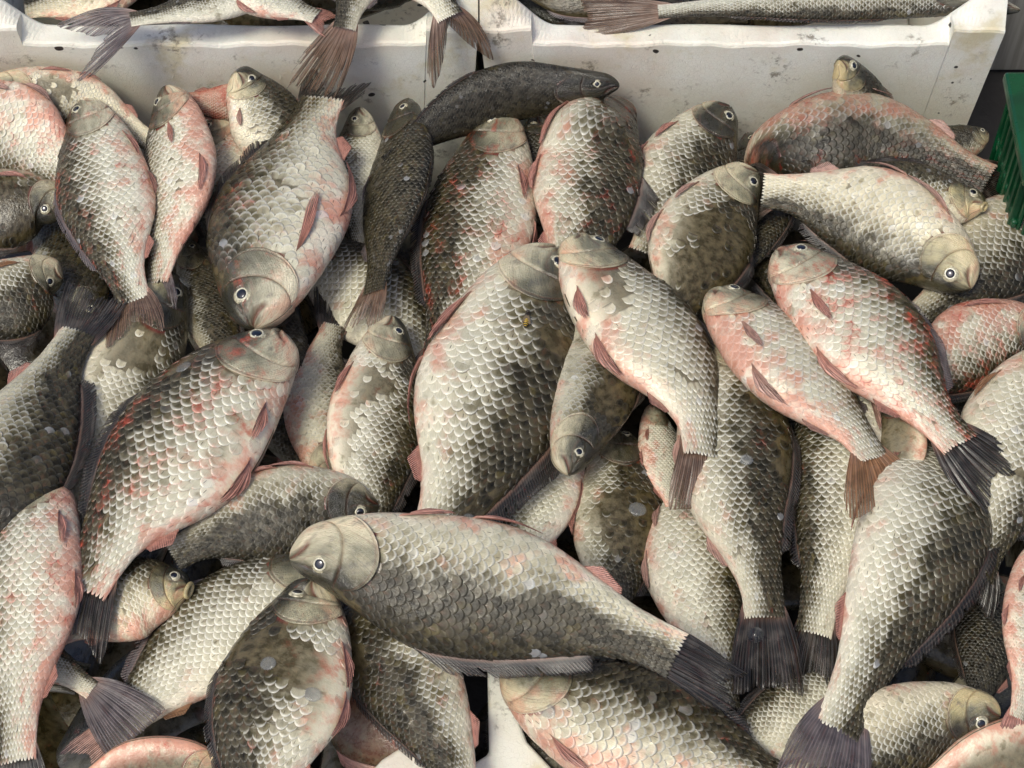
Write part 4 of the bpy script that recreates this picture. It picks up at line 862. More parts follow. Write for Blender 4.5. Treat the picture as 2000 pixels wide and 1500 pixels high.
    {'label': 'dark olive scaleless carp at the left edge, pale gill turned up', 'seed': 29.377, 'pts': [(-0.3484, 0.1535, 0.006), (-0.3636, 0.1637, 0.006), (-0.3891, 0.1612, 0.006), (-0.4197, 0.1535, 0.006), (-0.4497, 0.1435, 0.006)], 'H': 0.0654, 'sgn': 1, 'roll': 8, 'fin': 'black', 'find': 'black', 'fin2': 'red', 'dark': 0.62, 'pink': 0.36, 'blood': 0.32, 'warm': 0.5, 'head': 0.35, 'pale': 0.75, 'holes': ((0.5, 0.4, 0.3, 0.9),), 'miss': 0.4},
    {'label': 'carp at the left edge with rounded silver gill cover and dark scales below', 'seed': 30.108, 'pts': [(-0.3403, 0.0931, 0.004), (-0.3527, 0.0931, 0.004), (-0.3703, 0.0801, 0.004), (-0.3908, 0.062, 0.004), (-0.4146, 0.0432, 0.004)], 'H': 0.063, 'sgn': 1, 'roll': 12, 'fin': 'black', 'find': 'black', 'fin2': 'orange', 'dark': 0.44, 'pink': 0.36, 'blood': 0.36, 'warm': 0.5, 'head': 0.25, 'pale': 0.9, 'flare': 0.03},
    {'label': 'smooth white bellied carp under the black tail at the left, face up with round eye', 'seed': 30.839, 'pts': [(-0.2559, 0.0897, 0.015), (-0.2568, 0.0751, 0.012), (-0.2685, 0.035, 0.009), (-0.2842, -0.0106, 0.009), (-0.294, -0.0545, 0.009), (-0.2998, -0.097, 0.009), (-0.3042, -0.1341, 0.009)], 'H': 0.0751, 'sgn': 1, 'roll': 18, 'fin': 'black', 'find': 'black', 'fin2': 'pink', 'dark': 0.14, 'pink': 0.28, 'blood': 0.25, 'warm': 0.62, 'head': 0.34, 'relief': 0.45, 'holes': ((0.32, 0.6, 0.1, 0.4),), 'pectk': (0.262, 0.86, 0.3, 0.9, 0.02)},
    {'label': 'carp with shimmering gold gill glimpsed beside the white bellied one', 'seed': 31.57, 'pts': [(-0.2516, 0.1379, -0.006), (-0.2447, 0.1179, -0.006), (-0.2307, 0.0789, -0.006), (-0.2175, 0.0363, -0.006), (-0.2107, -0.0005, -0.006)], 'H': 0.0423, 'sgn': 1, 'roll': 0, 'fin': 'black', 'find': 'black', 'fin2': 'red', 'dark': 0.5, 'pink': 0.24, 'blood': 0.2, 'warm': 0.85, 'head': 0.3, 'pale': 0.75, 'miss': 0.4, 'pect': False, 'pelv': False},
    {'label': 'carp tail with torn grey fin poking out at the lower left', 'seed': 32.301, 'pts': [(-0.3842, -0.197, 0.016), (-0.3545, -0.2123, 0.016), (-0.3254, -0.2254, 0.016), (-0.2966, -0.2385, 0.016), (-0.2765, -0.2514, 0.016)], 'H': 0.0399, 'sgn': 1, 'tail': (-0.244, -0.2828, 0.016), 'roll': 0, 'tailk': {'spread': 34, 'fork': 0.08, 'ragged': 0.3}, 'fin': 'grey', 'find': 'black', 'fin2': 'red', 'dark': 0.12, 'pink': 0.4, 'blood': 0.42, 'warm': 0.55, 'pect': False, 'pelv': False, 'anal': False, 'dorsal': False},
    {'label': 'carp with orange throat and gaping mouth at the lower left', 'seed': 33.032, 'pts': [(-0.2177, -0.1803, 0.021), (-0.2277, -0.1793, 0.019), (-0.2521, -0.183, 0.015), (-0.2781, -0.1965, 0.015), (-0.3036, -0.2118, 0.015)], 'H': 0.0635, 'sgn': -1, 'roll': 18, 'fin': 'black', 'find': 'black', 'fin2': 'red', 'dark': 0.22, 'pink': 0.48, 'blood': 0.34, 'warm': 0.95, 'head': 0.3, 'gape': 0.5, 'eye': 1.0, 'pect': False, 'pelv': False},
    {'label': 'broad whitish carp at the lower left, tail to the bottom left corner', 'seed': 33.763, 'pts': [(-0.1237, -0.1434, 0.004), (-0.1406, -0.1574, 0.004), (-0.1673, -0.1772, 0.004), (-0.1964, -0.2043, 0.004), (-0.223, -0.2327, 0.004), (-0.2456, -0.2604, 0.004), (-0.2619, -0.2803, 0.004)], 'H': 0.0771, 'sgn': -1, 'tail': (-0.2809, -0.3017, 0.004), 'roll': 12, 'tailk': {'spread': 12, 'twist': 40}, 'fin': 'pink', 'find': 'grey', 'fin2': 'orange', 'dark': 0.08, 'pink': 0.38, 'blood': 0.28, 'warm': 0.45, 'pale': 1.0, 'relief': 0.7, 'pelvk': (0.44, 0.9, 0.42, 0.9, 0.03)},
    {'label': 'carp with black fringed left back standing under the large crosswise one', 'seed': 34.494, 'pts': [(-0.1283, -0.1378, -0.006), (-0.1081, -0.1752, 0.004), (-0.0871, -0.2113, 0.014), (-0.0674, -0.2431, 0.014), (-0.0499, -0.274, 0.014), (-0.0377, -0.3024, 0.014), (-0.0308, -0.3336, 0.014)], 'H': 0.0718, 'sgn': -1, 'roll': 2, 'fin': 'black', 'find': 'black', 'fin2': 'red', 'dark': 0.38, 'pink': 0.4, 'blood': 0.42, 'warm': 0.52, 'pale': 0.85, 'holes': ((0.4, 0.1, 0.12, 0.25),), 'dorsalk': {'h': 0.08, 'back': 66, 'u0': 0.25, 'u1': 0.85}},
    {'label': 'broad carp at the bottom right of the middle, pink breast and big brownish scales', 'seed': 35.225, 'pts': [(-0.0051, -0.2328, 0.012), (0.0084, -0.2421, 0.012), (0.0368, -0.2605, 0.012), (0.0731, -0.2785, 0.012), (0.109, -0.291, 0.012), (0.1445, -0.3051, 0.012), (0.1759, -0.3225, 0.012)], 'H': 0.0873, 'sgn': 1, 'roll': 12, 'fin': 'black', 'find': 'black', 'fin2': 'red', 'dark': 0.26, 'pink': 0.54, 'blood': 0.38, 'warm': 0.6, 'pale': 0.92, 'nv': 12, 'miss': 0.1, 'loose': 0.15, 'relief': 1.2, 'pectk': (0.262, 0.86, 0.32, 0.9, 0.03), 'dorsalk': {'h': 0.1, 'back': 64}, 'pelvk': (0.42, 0.97, 0.25, 0.8, 0.02)},
    {'label': 'small patch of pale scales beneath the black tail fin at the bottom right', 'seed': 35.956, 'pts': [(0.2415, -0.2193, -0.008), (0.2119, -0.2419, -0.008), (0.1828, -0.2641, -0.008), (0.1509, -0.2859, -0.008), (0.1265, -0.3037, -0.008)], 'H': 0.0534, 'sgn': -1, 'roll': 4, 'fin': 'black', 'find': 'black', 'fin2': 'pink', 'dark': 0.08, 'pink': 0.42, 'blood': 0.34, 'warm': 0.48, 'pect': False, 'pelv': False},
    {'label': 'golden headed carp at the bottom right, snout pointing right with round staring eye', 'seed': 36.687, 'pts': [(0.3143, -0.2743, 0.024), (0.3062, -0.2712, 0.022), (0.282, -0.2723, 0.018), (0.2528, -0.2812, 0.018), (0.2235, -0.2936, 0.018), (0.196, -0.3076, 0.018), (0.1688, -0.3215, 0.018)], 'H': 0.0623, 'sgn': 1, 'roll': 24, 'fin': 'black', 'find': 'black', 'fin2': 'orange', 'dark': 0.3, 'pink': 0.3, 'blood': 0.25, 'warm': 0.95, 'head': 0.34, 'eye': 1.2, 'pale': 0.88, 'flare': 0.02, 'pect': False, 'pelv': False},
    {'label': 'smooth flesh coloured carp belly in the bottom right corner', 'seed': 37.418, 'pts': [(0.3625, -0.2659, 0.004), (0.3398, -0.2832, 0.004), (0.3113, -0.2975, 0.004), (0.28, -0.3094, 0.004), (0.2489, -0.3227, 0.004)], 'H': 0.0572, 'sgn': 1, 'roll': 40, 'fin': 'black', 'find': 'black', 'fin2': 'pink', 'dark': -0.1, 'pink': 0.52, 'blood': 0.3, 'warm': 0.72, 'scaled': False, 'anal': False, 'pect': False, 'pelv': False},
    {'label': 'pale yellow headed carp cut by the right edge, red fins hanging down', 'seed': 38.149, 'pts': [(0.3614, -0.1488, 0.028), (0.3522, -0.1685, 0.028), (0.3453, -0.1994, 0.028), (0.3392, -0.2295, 0.028), (0.3321, -0.2552, 0.028), (0.3257, -0.2768, 0.028)], 'H': 0.0437, 'sgn': 1, 'tail': (0.3244, -0.3007, 0.018), 'roll': 20, 'fin': 'red', 'find': 'red', 'fin2': 'red', 'dark': 0.02, 'pink': 0.52, 'blood': 0.44, 'warm': 0.7, 'relief': 0.5, 'head': 0.1, 'pale': 1.05},
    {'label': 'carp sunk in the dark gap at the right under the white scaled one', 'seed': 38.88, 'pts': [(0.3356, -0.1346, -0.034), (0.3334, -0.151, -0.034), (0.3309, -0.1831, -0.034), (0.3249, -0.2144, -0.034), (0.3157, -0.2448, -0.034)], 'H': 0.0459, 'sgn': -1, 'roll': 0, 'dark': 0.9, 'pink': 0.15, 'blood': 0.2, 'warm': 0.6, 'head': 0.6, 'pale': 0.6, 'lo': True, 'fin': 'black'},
    {'label': 'dark tailed carp deep between the white bellied carp and the pink snouted one', 'seed': 39.611, 'pts': [(-0.124, -0.0856, -0.01), (-0.1333, -0.0469, -0.01), (-0.1429, -0.0069, -0.01), (-0.1411, 0.0298, -0.01), (-0.1349, 0.0579, -0.01)], 'H': 0.0562, 'sgn': -1, 'tail': (-0.1304, 0.0919, -0.004), 'roll': 4, 'tailk': {'spread': 28, 'ragged': 0.8}, 'fin': 'black', 'find': 'black', 'fin2': 'pink', 'dark': 0.12, 'pink': 0.55, 'blood': 0.38, 'warm': 0.5, 'pect': False, 'pelv': False},
    {'label': 'dark carp behind the slanting one, its black back fin running down right', 'seed': 40.342, 'pts': [(-0.1729, 0.1009, -0.016), (-0.1763, 0.0622, -0.016), (-0.1754, 0.02, -0.016), (-0.1652, -0.0209, -0.016), (-0.1481, -0.0562, -0.016), (-0.1281, -0.0863, -0.016)], 'H': 0.0566, 'sgn': 1, 'roll': -10, 'fin': 'black', 'find': 'black', 'fin2': 'red', 'dark': 0.6, 'pink': 0.2, 'blood': 0.2, 'warm': 0.45, 'pale': 0.7, 'pect': False, 'pelv': False, 'dorsalk': {'h': 0.14, 'back': 60}},
    {'label': 'dark carp lying left to right above the bottom row, bulging eye beside the crosswise carp', 'seed': 41.073, 'pts': [(-0.0927, -0.1151, 0.022), (-0.1018, -0.1171, 0.022), (-0.1272, -0.1171, 0.022), (-0.1552, -0.1212, 0.022), (-0.1828, -0.1293, 0.022), (-0.2066, -0.1394, 0.022), (-0.228, -0.1534, 0.022)], 'H': 0.0665, 'sgn': 1, 'roll': 10, 'fin': 'black', 'find': 'black', 'fin2': 'red', 'dark': 0.44, 'pink': 0.38, 'blood': 0.28, 'warm': 0.52, 'head': 0.62, 'eye': 1.1, 'pale': 0.82, 'relief': 1.1, 'pectk': (0.3, 0.93, 0.4, 0.7, 0.02)},
    {'label': 'narrow blue black carp seen from its back, tail fin brown and frayed', 'seed': 41.804, 'pts': [(-0.081, 0.2514, 0.0293), (-0.0828, 0.2417, 0.0281), (-0.0843, 0.1974, 0.0273), (-0.0892, 0.1517, 0.0269), (-0.0956, 0.1123, 0.0265), (-0.0999, 0.0834, 0.0263), (-0.1023, 0.0669, 0.0262)], 'H': 0.0617, 'sgn': 1, 'tail': (-0.1139, 0.0393, 0.016), 'roll': -38, 'tailk': {'spread': 24, 'fork': 0.2, 'ragged': 1.4}, 'fin': 'brown', 'find': 'black', 'fin2': 'grey', 'dark': 0.85, 'pink': 0.2, 'blood': 0.2, 'warm': 0.3, 'head': 0.9, 'pale': 0.85, 'nv': 14, 'relief': 1.1, 'pect': False, 'dorsalk': {'h': 0.1, 'back': 64, 'lean': 30}, 'pelvk': (0.42, 0.8, 0.4, 0.6, 0.02)},
    {'label': 'white scaled carp showing between the big silvery and the blue black one', 'seed': 42.535, 'pts': [(-0.1213, 0.2514, 0.0203), (-0.1213, 0.2376, 0.0115), (-0.1202, 0.2053, 0.0059), (-0.1196, 0.1667, 0.0023), (-0.1181, 0.1281, 0.0)], 'H': 0.0476, 'sgn': -1, 'roll': 0, 'fin': 'black', 'find': 'black', 'fin2': 'red', 'dark': 0.16, 'pink': 0.3, 'blood': 0.3, 'warm': 0.34, 'lo': False, 'pect': False, 'pelv': False},
    {'label': 'white scaled carp lying beneath the frayed brown tail', 'seed': 43.266, 'pts': [(-0.1633, 0.1426, -0.012), (-0.1381, 0.1176, -0.012), (-0.1093, 0.0881, -0.012), (-0.0809, 0.0546, -0.012), (-0.0571, 0.0219, -0.012)], 'H': 0.0758, 'sgn': 1, 'roll': 0, 'fin': 'black', 'find': 'black', 'fin2': 'red', 'dark': 0.16, 'pink': 0.28, 'blood': 0.28, 'warm': 0.42, 'pale': 0.95, 'pect': False, 'pelv': False},
    {'label': 'thin slice of a pink carp beside the fanned brown tail', 'seed': 43.997, 'pts': [(0.1027, -0.0153, -0.004), (0.1054, -0.0419, -0.004), (0.1094, -0.0765, -0.004), (0.1152, -0.1102, -0.004)], 'H': 0.0352, 'sgn': 1, 'tail': (0.1174, -0.1389, -0.004), 'roll': 20, 'fin': 'red', 'find': 'red', 'dark': 0.05, 'pink': 0.55, 'blood': 0.42, 'warm': 0.35, 'head_seen': False, 'lo': True},
    {'label': 'smooth pale belly peeping out between the two forked tails at the right', 'seed': 44.728, 'pts': [(0.2706, -0.0264, 0.026), (0.273, -0.0438, 0.026), (0.2736, -0.0653, 0.026), (0.269, -0.0906, 0.026), (0.2588, -0.1195, 0.026)], 'H': 0.0384, 'sgn': -1, 'roll': 30, 'fin': 'pink', 'find': 'red', 'fin2': 'red', 'dark': 0.0, 'pink': 0.5, 'blood': 0.34, 'warm': 0.6, 'scaled': False, 'pect': False, 'pelv': False},
    {'label': 'pinkish orange belly at the bottom left edge below the torn tail', 'seed': 45.459, 'pts': [(-0.1854, -0.3008, 0.002), (-0.2122, -0.2973, 0.002), (-0.2384, -0.3008, 0.002), (-0.264, -0.3079, 0.002), (-0.2891, -0.3184, 0.002)], 'H': 0.044, 'sgn': 1, 'roll': 40, 'fin': 'pink', 'find': 'red', 'dark': -0.1, 'pink': 0.62, 'blood': 0.4, 'warm': 0.75, 'scaled': False, 'pect': False, 'pelv': False, 'anal': False},
    {'label': 'blood soaked carp deep beside the foam rim at the bottom', 'seed': 46.19, 'pts': [(-0.1248, -0.2278, -0.022), (-0.1101, -0.2466, -0.022), (-0.0886, -0.2688, -0.022), (-0.0675, -0.2906, -0.022)], 'H': 0.0548, 'sgn': -1, 'roll': 30, 'fin': 'red', 'find': 'red', 'dark': -0.1, 'pink': 0.9, 'blood': 0.64, 'warm': 0.7, 'pale': 0.7, 'scaled': False, 'lo': True},
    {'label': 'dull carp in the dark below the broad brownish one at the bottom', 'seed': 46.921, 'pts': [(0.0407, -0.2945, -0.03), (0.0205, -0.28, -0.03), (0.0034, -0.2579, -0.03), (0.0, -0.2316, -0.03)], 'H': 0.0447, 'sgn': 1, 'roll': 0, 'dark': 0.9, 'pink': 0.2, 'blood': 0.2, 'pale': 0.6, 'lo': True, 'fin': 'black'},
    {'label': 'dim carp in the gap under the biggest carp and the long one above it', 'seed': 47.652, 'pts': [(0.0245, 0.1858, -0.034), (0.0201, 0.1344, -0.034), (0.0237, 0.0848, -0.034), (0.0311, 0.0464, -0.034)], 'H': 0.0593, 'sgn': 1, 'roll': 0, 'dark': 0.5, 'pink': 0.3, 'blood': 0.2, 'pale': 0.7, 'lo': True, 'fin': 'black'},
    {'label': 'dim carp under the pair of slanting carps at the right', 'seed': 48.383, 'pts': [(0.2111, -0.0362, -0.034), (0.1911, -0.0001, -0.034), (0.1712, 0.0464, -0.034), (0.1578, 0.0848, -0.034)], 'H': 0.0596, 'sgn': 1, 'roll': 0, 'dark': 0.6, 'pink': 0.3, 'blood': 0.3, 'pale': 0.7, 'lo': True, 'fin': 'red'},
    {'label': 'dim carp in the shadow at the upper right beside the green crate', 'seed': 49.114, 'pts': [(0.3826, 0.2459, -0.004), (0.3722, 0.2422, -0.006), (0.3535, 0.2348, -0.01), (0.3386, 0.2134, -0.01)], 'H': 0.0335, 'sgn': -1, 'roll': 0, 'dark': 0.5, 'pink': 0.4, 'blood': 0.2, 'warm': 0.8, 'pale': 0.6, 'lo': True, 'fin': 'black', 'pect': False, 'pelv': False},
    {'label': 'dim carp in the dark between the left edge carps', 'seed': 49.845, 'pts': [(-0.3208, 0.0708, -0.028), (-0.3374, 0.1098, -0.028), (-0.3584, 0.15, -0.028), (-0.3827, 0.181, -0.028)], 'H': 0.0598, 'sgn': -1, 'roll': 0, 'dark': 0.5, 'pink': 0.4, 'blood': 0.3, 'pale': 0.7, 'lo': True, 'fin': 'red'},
    {'label': 'blue grey carp in the left foam box, its split grey tail hanging over the rim', 'seed': 50.576, 'pts': [(-0.145, 0.3407, 0.1), (-0.1758, 0.3181, 0.1), (-0.2065, 0.3014, 0.1), (-0.2369, 0.2849, 0.1), (-0.2675, 0.2751, 0.1), (-0.2913, 0.2697, 0.1)], 'H': 0.0417, 'sgn': -1, 'tail': (-0.3476, 0.2475, 0.084), 'roll': 10, 'tailk': {'spread': 34, 'fork': 0.62, 'ragged': 0.4, 'twist': 10}, 'fin': 'grey', 'find': 'black', 'fin2': 'grey', 'dark': 0.35, 'pink': 0.2, 'blood': 0.2, 'warm': 0.2, 'head_seen': False, 'pect': False, 'pelv': False, 'group': 'carp lying in the foam boxes'},
    {'label': 'carp hanging tail first out of the left foam box, ragged brown tail over the rim', 'seed': 51.307, 'pts': [(-0.0975, 0.3746, 0.106), (-0.1084, 0.3401, 0.106), (-0.1172, 0.312, 0.106), (-0.1222, 0.2864, 0.104), (-0.1273, 0.2632, 0.1)], 'H': 0.0526, 'sgn': -1, 'tail': (-0.1583, 0.247, 0.046), 'roll': 0, 'tailk': {'spread': 20, 'fork': 0.1, 'ragged': 1.6}, 'fin': 'brown', 'find': 'grey', 'fin2': 'grey', 'dark': 0.4, 'pink': 0.2, 'blood': 0.2, 'warm': 0.5, 'pale': 0.75, 'head_seen': False, 'pect': False, 'pelv': False, 'group': 'carp lying in the foam boxes'},
    {'label': 'silver carp tail with two long brown lobes over the corner of the left foam box', 'seed': 52.038, 'pts': [(-0.1218, 0.3798, 0.112), (-0.096, 0.3395, 0.112), (-0.0752, 0.3086, 0.112), (-0.0588, 0.2838, 0.112), (-0.0487, 0.2653, 0.11)], 'H': 0.0616, 'sgn': 1, 'tail': (-0.0351, 0.2459, 0.056), 'roll': 0, 'tailk': {'spread': 30, 'fork': 0.8, 'ragged': 0.1}, 'fin': 'brown', 'find': 'grey', 'fin2': 'grey', 'dark': 0.12, 'pink': 0.2, 'blood': 0.2, 'warm': 0.4, 'pale': 1.05, 'head_seen': False, 'pect': False, 'pelv': False, 'anal': False, 'group': 'carp lying in the foam boxes'},
    {'label': 'long carp with large blue grey scales lying in the right foam box', 'seed': 52.769, 'pts': [(0.3978, 0.3012, 0.078), (0.3625, 0.3079, 0.078), (0.3141, 0.3104, 0.08), (0.2573, 0.3084, 0.082), (0.2008, 0.305, 0.082), (0.1566, 0.3026, 0.08), (0.1165, 0.3001, 0.078)], 'H': 0.0337, 'sgn': 1, 'tail': (0.0605, 0.3016, 0.072), 'roll': 6, 'tailk': {'spread': 16, 'fork': 0.1}, 'fin': 'brown', 'find': 'black', 'fin2': 'grey', 'dark': 0.12, 'pink': 0.1, 'blood': 0.1, 'warm': 0.1, 'pale': 0.85, 'nv': 9, 'relief': 1.3, 'head_seen': False, 'pect': False, 'pelv': False, 'anal': False, 'group': 'carp lying in the foam boxes'},
    {'label': 'speckled grey carp in the left corner of the right foam box', 'seed': 53.5, 'pts': [(0.1236, 0.3567, 0.068), (0.0983, 0.3394, 0.068), (0.0654, 0.33, 0.066), (0.0368, 0.3264, 0.064), (0.0123, 0.3377, 0.064)], 'H': 0.0402, 'sgn': 1, 'roll': 10, 'dark': 0.2, 'pink': 0.2, 'blood': 0.1, 'warm': 0.3, 'scaled': False, 'pale': 0.8, 'fin': 'grey', 'find': 'grey', 'group': 'carp lying in the foam boxes'},
    {'label': 'orange stained carp in the left foam box above the split grey tail', 'seed': 54.231, 'pts': [(-0.2902, 0.3741, 0.068), (-0.3084, 0.3509, 0.068), (-0.3313, 0.3329, 0.066), (-0.3587, 0.3207, 0.064), (-0.3824, 0.3151, 0.064)], 'H': 0.0608, 'sgn': -1, 'roll': 20, 'dark': 0.1, 'pink': 0.4, 'blood': 0.2, 'warm': 1.0, 'fin': 'grey', 'find': 'grey', 'group': 'carp lying in the foam boxes'},
    {'label': 'white scaled carp in the left foam box between the two hanging tails', 'seed': 54.962, 'pts': [(-0.2247, 0.3329, 0.102), (-0.203, 0.307, 0.1), (-0.178, 0.2869, 0.098), (-0.1536, 0.276, 0.098)], 'H': 0.0498, 'sgn': 1, 'tail': (-0.1381, 0.271, 0.092), 'roll': 20, 'dark': 0.1, 'pink': 0.4, 'blood': 0.3, 'warm': 0.3, 'fin': 'red', 'find': 'grey', 'group': 'carp lying in the foam boxes'},
]
FS = {}
for d in FISH:
    FS[d['label'][:24]] = make_fish(d)
# ---------------------------------------------------------------- the fish below, one dark mass glimpsed in the gaps
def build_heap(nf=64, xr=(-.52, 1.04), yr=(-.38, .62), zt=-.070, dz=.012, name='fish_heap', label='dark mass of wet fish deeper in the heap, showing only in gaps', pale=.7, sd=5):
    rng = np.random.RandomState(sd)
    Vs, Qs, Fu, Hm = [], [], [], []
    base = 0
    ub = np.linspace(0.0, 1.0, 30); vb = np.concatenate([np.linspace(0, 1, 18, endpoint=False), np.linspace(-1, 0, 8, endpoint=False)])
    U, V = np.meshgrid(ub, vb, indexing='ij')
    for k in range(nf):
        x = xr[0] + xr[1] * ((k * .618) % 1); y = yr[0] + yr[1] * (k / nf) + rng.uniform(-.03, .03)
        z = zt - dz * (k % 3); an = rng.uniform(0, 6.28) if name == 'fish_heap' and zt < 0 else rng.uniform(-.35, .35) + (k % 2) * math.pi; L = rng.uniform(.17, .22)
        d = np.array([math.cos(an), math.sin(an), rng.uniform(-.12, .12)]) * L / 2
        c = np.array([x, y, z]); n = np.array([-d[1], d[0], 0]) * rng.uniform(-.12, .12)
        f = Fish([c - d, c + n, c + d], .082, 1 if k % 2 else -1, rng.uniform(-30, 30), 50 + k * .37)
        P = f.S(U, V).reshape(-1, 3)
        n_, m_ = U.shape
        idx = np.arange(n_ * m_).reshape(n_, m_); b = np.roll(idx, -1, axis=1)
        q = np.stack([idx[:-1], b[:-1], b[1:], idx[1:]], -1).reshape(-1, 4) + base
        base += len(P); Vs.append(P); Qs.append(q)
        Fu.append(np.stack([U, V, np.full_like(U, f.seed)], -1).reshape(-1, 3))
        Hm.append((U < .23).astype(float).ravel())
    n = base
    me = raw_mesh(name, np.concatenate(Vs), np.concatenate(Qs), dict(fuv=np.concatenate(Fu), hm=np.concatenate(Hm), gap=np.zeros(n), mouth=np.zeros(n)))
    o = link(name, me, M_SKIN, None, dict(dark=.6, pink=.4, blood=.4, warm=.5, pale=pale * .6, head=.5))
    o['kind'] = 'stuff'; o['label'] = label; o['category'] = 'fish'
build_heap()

# ---------------------------------------------------------------- setting
def mat_ground():
    t = NT("wet_concrete")
    tc = t.n("ShaderNodeTexCoord").outputs['Object']
    n = t.noise(tc, 6.0, 6.0, 0.6); n2 = t.noise(tc, 90.0, 4.0)
    c = t.mix(t.ss(n, 0.35, 0.65), (0.020, 0.018, 0.016), (0.060, 0.055, 0.048))
    t.bsdf(c, t.ss(n, .3, .7, .25, .7), bump=n2, bump_s=.5, bump_d=.002)
    return t.m

def mat_foam():
    t = NT("foam_white")
    tc = t.n("ShaderNodeTexCoord").outputs['Object']
    bead = t.n("ShaderNodeTexVoronoi", feature='DISTANCE_TO_EDGE'); t.put(bead.inputs['Vector'], tc); bead.inputs['Scale'].default_value = 330.0
    bd = t.ss(bead.outputs[0], 0.0, 0.06)
    big = t.noise(tc, 7.0, 5.0, 0.6); mid = t.noise(tc, 26.0, 5.0, 0.65); fine = t.noise(tc, 160.0, 4.0, 0.7)
    c = t.mix(t.ss(big, 0.38, 0.66), (0.80, 0.79, 0.70), (0.73, 0.70, 0.57))
    nx = t.n("ShaderNodeVectorMath", operation='ADD'); t.put(nx.inputs[0], tc); nx.inputs[1].default_value = (3.1, 1.7, 9.2)
    red = t.ss(t.noise(nx.outputs[0], 9.0, 5.0, 0.62), 0.47, 0.68)
    c = t.mix(t.mul(red, 0.35), c, (0.60, 0.42, 0.30))
    nx2 = t.n("ShaderNodeVectorMath", operation='ADD'); t.put(nx2.inputs[0], tc); nx2.inputs[1].default_value = (7.1, 4.7, 2.2)
    yel = t.ss(t.noise(nx2.outputs[0], 15.0, 5.0, 0.68), 0.54, 0.70)
    c = t.mix(t.mul(yel, 0.6), c, (0.55, 0.46, 0.22))
    dirt = t.mul(t.ss(mid, 0.54, 0.68), t.ss(fine, 0.48, 0.62))
    c = t.mix(t.mul(dirt, 0.8), c, (0.16, 0.13, 0.09))
    sp = t.noise(tc, 75.0, 1.0, 0.3)
    c = t.mix(t.ss(sp, 0.750, 0.77), c, (0.03, 0.025, 0.02))
    c = t.mix(t.ss(bd, 0.0, 1.0, 0.12, 0.0), c, (0.45, 0.42, 0.36))
    t.bsdf(c, 0.55, bump=t.add(t.mul(bd, .6), t.mul(fine, 1.0)), bump_s=.35, bump_d=.0009, sss=0.10)
    return t.m
M_FOAM = mat_foam()

def quad_mesh(name, V, Q, mat, parent=None, smooth=False, **pr):
    me = bpy.data.meshes.new(name); me.from_pydata([tuple(v) for v in V], [], Q); me.update()
    if smooth:
        for p in me.polygons: p.use_smooth = True
    return link(name, me, mat, parent, pr)

g = quad_mesh("ground", [(-6, -4, -.165), (6, -4, -.165), (6, 8, -.165), (-6, 8, -.165)], [(0, 1, 2, 3)], mat_ground())
g['kind'] = 'structure'

def wall_loft(name, xs, yf, yb, ztf, ztb, zb, taper, parent, cx):
    """foam wall along x: sloping outer face, rounded top edges, front and back top heights vary along it"""
    rows = []
    rng = np.random.RandomState(len(xs))
    for i, x in enumerate(xs):
        r = .003; a, b = ztf[i], ztb[i]
        jf = rng.normal(0, .00012); ym = yf + (yb - yf) * .5
        prof = [(yf + taper, zb), (yf + taper * .5, (zb + a) / 2), (yf, a - r), (yf + r * .3 + jf, a - r * .3), (yf + r, a), (ym, (a + b) / 2 + jf * .6), (yb - r, b), (yb - r * .3, b - r * .3), (yb, b - r), (yb - taper * .3, zb)]
        row = []
        for (y, z) in prof:
            k = (a - z) / (a - zb)
            row.append((x - (x - cx) * .075 * max(0, k), y, z))
        rows.append(row)
    P = np.array(rows)
    n, m = P.shape[:2]
    idx = np.arange(n * m).reshape(n, m); b = np.roll(idx, -1, axis=1)
    Q = np.stack([idx[:-1], b[:-1], b[1:], idx[1:]], -1).reshape(-1, 4).tolist()
    Q.append(list(range(m))[::-1]); Q.append([int(v) for v in idx[-1]])
    return quad_mesh(name, P.reshape(-1, 3), Q, M_FOAM, parent)

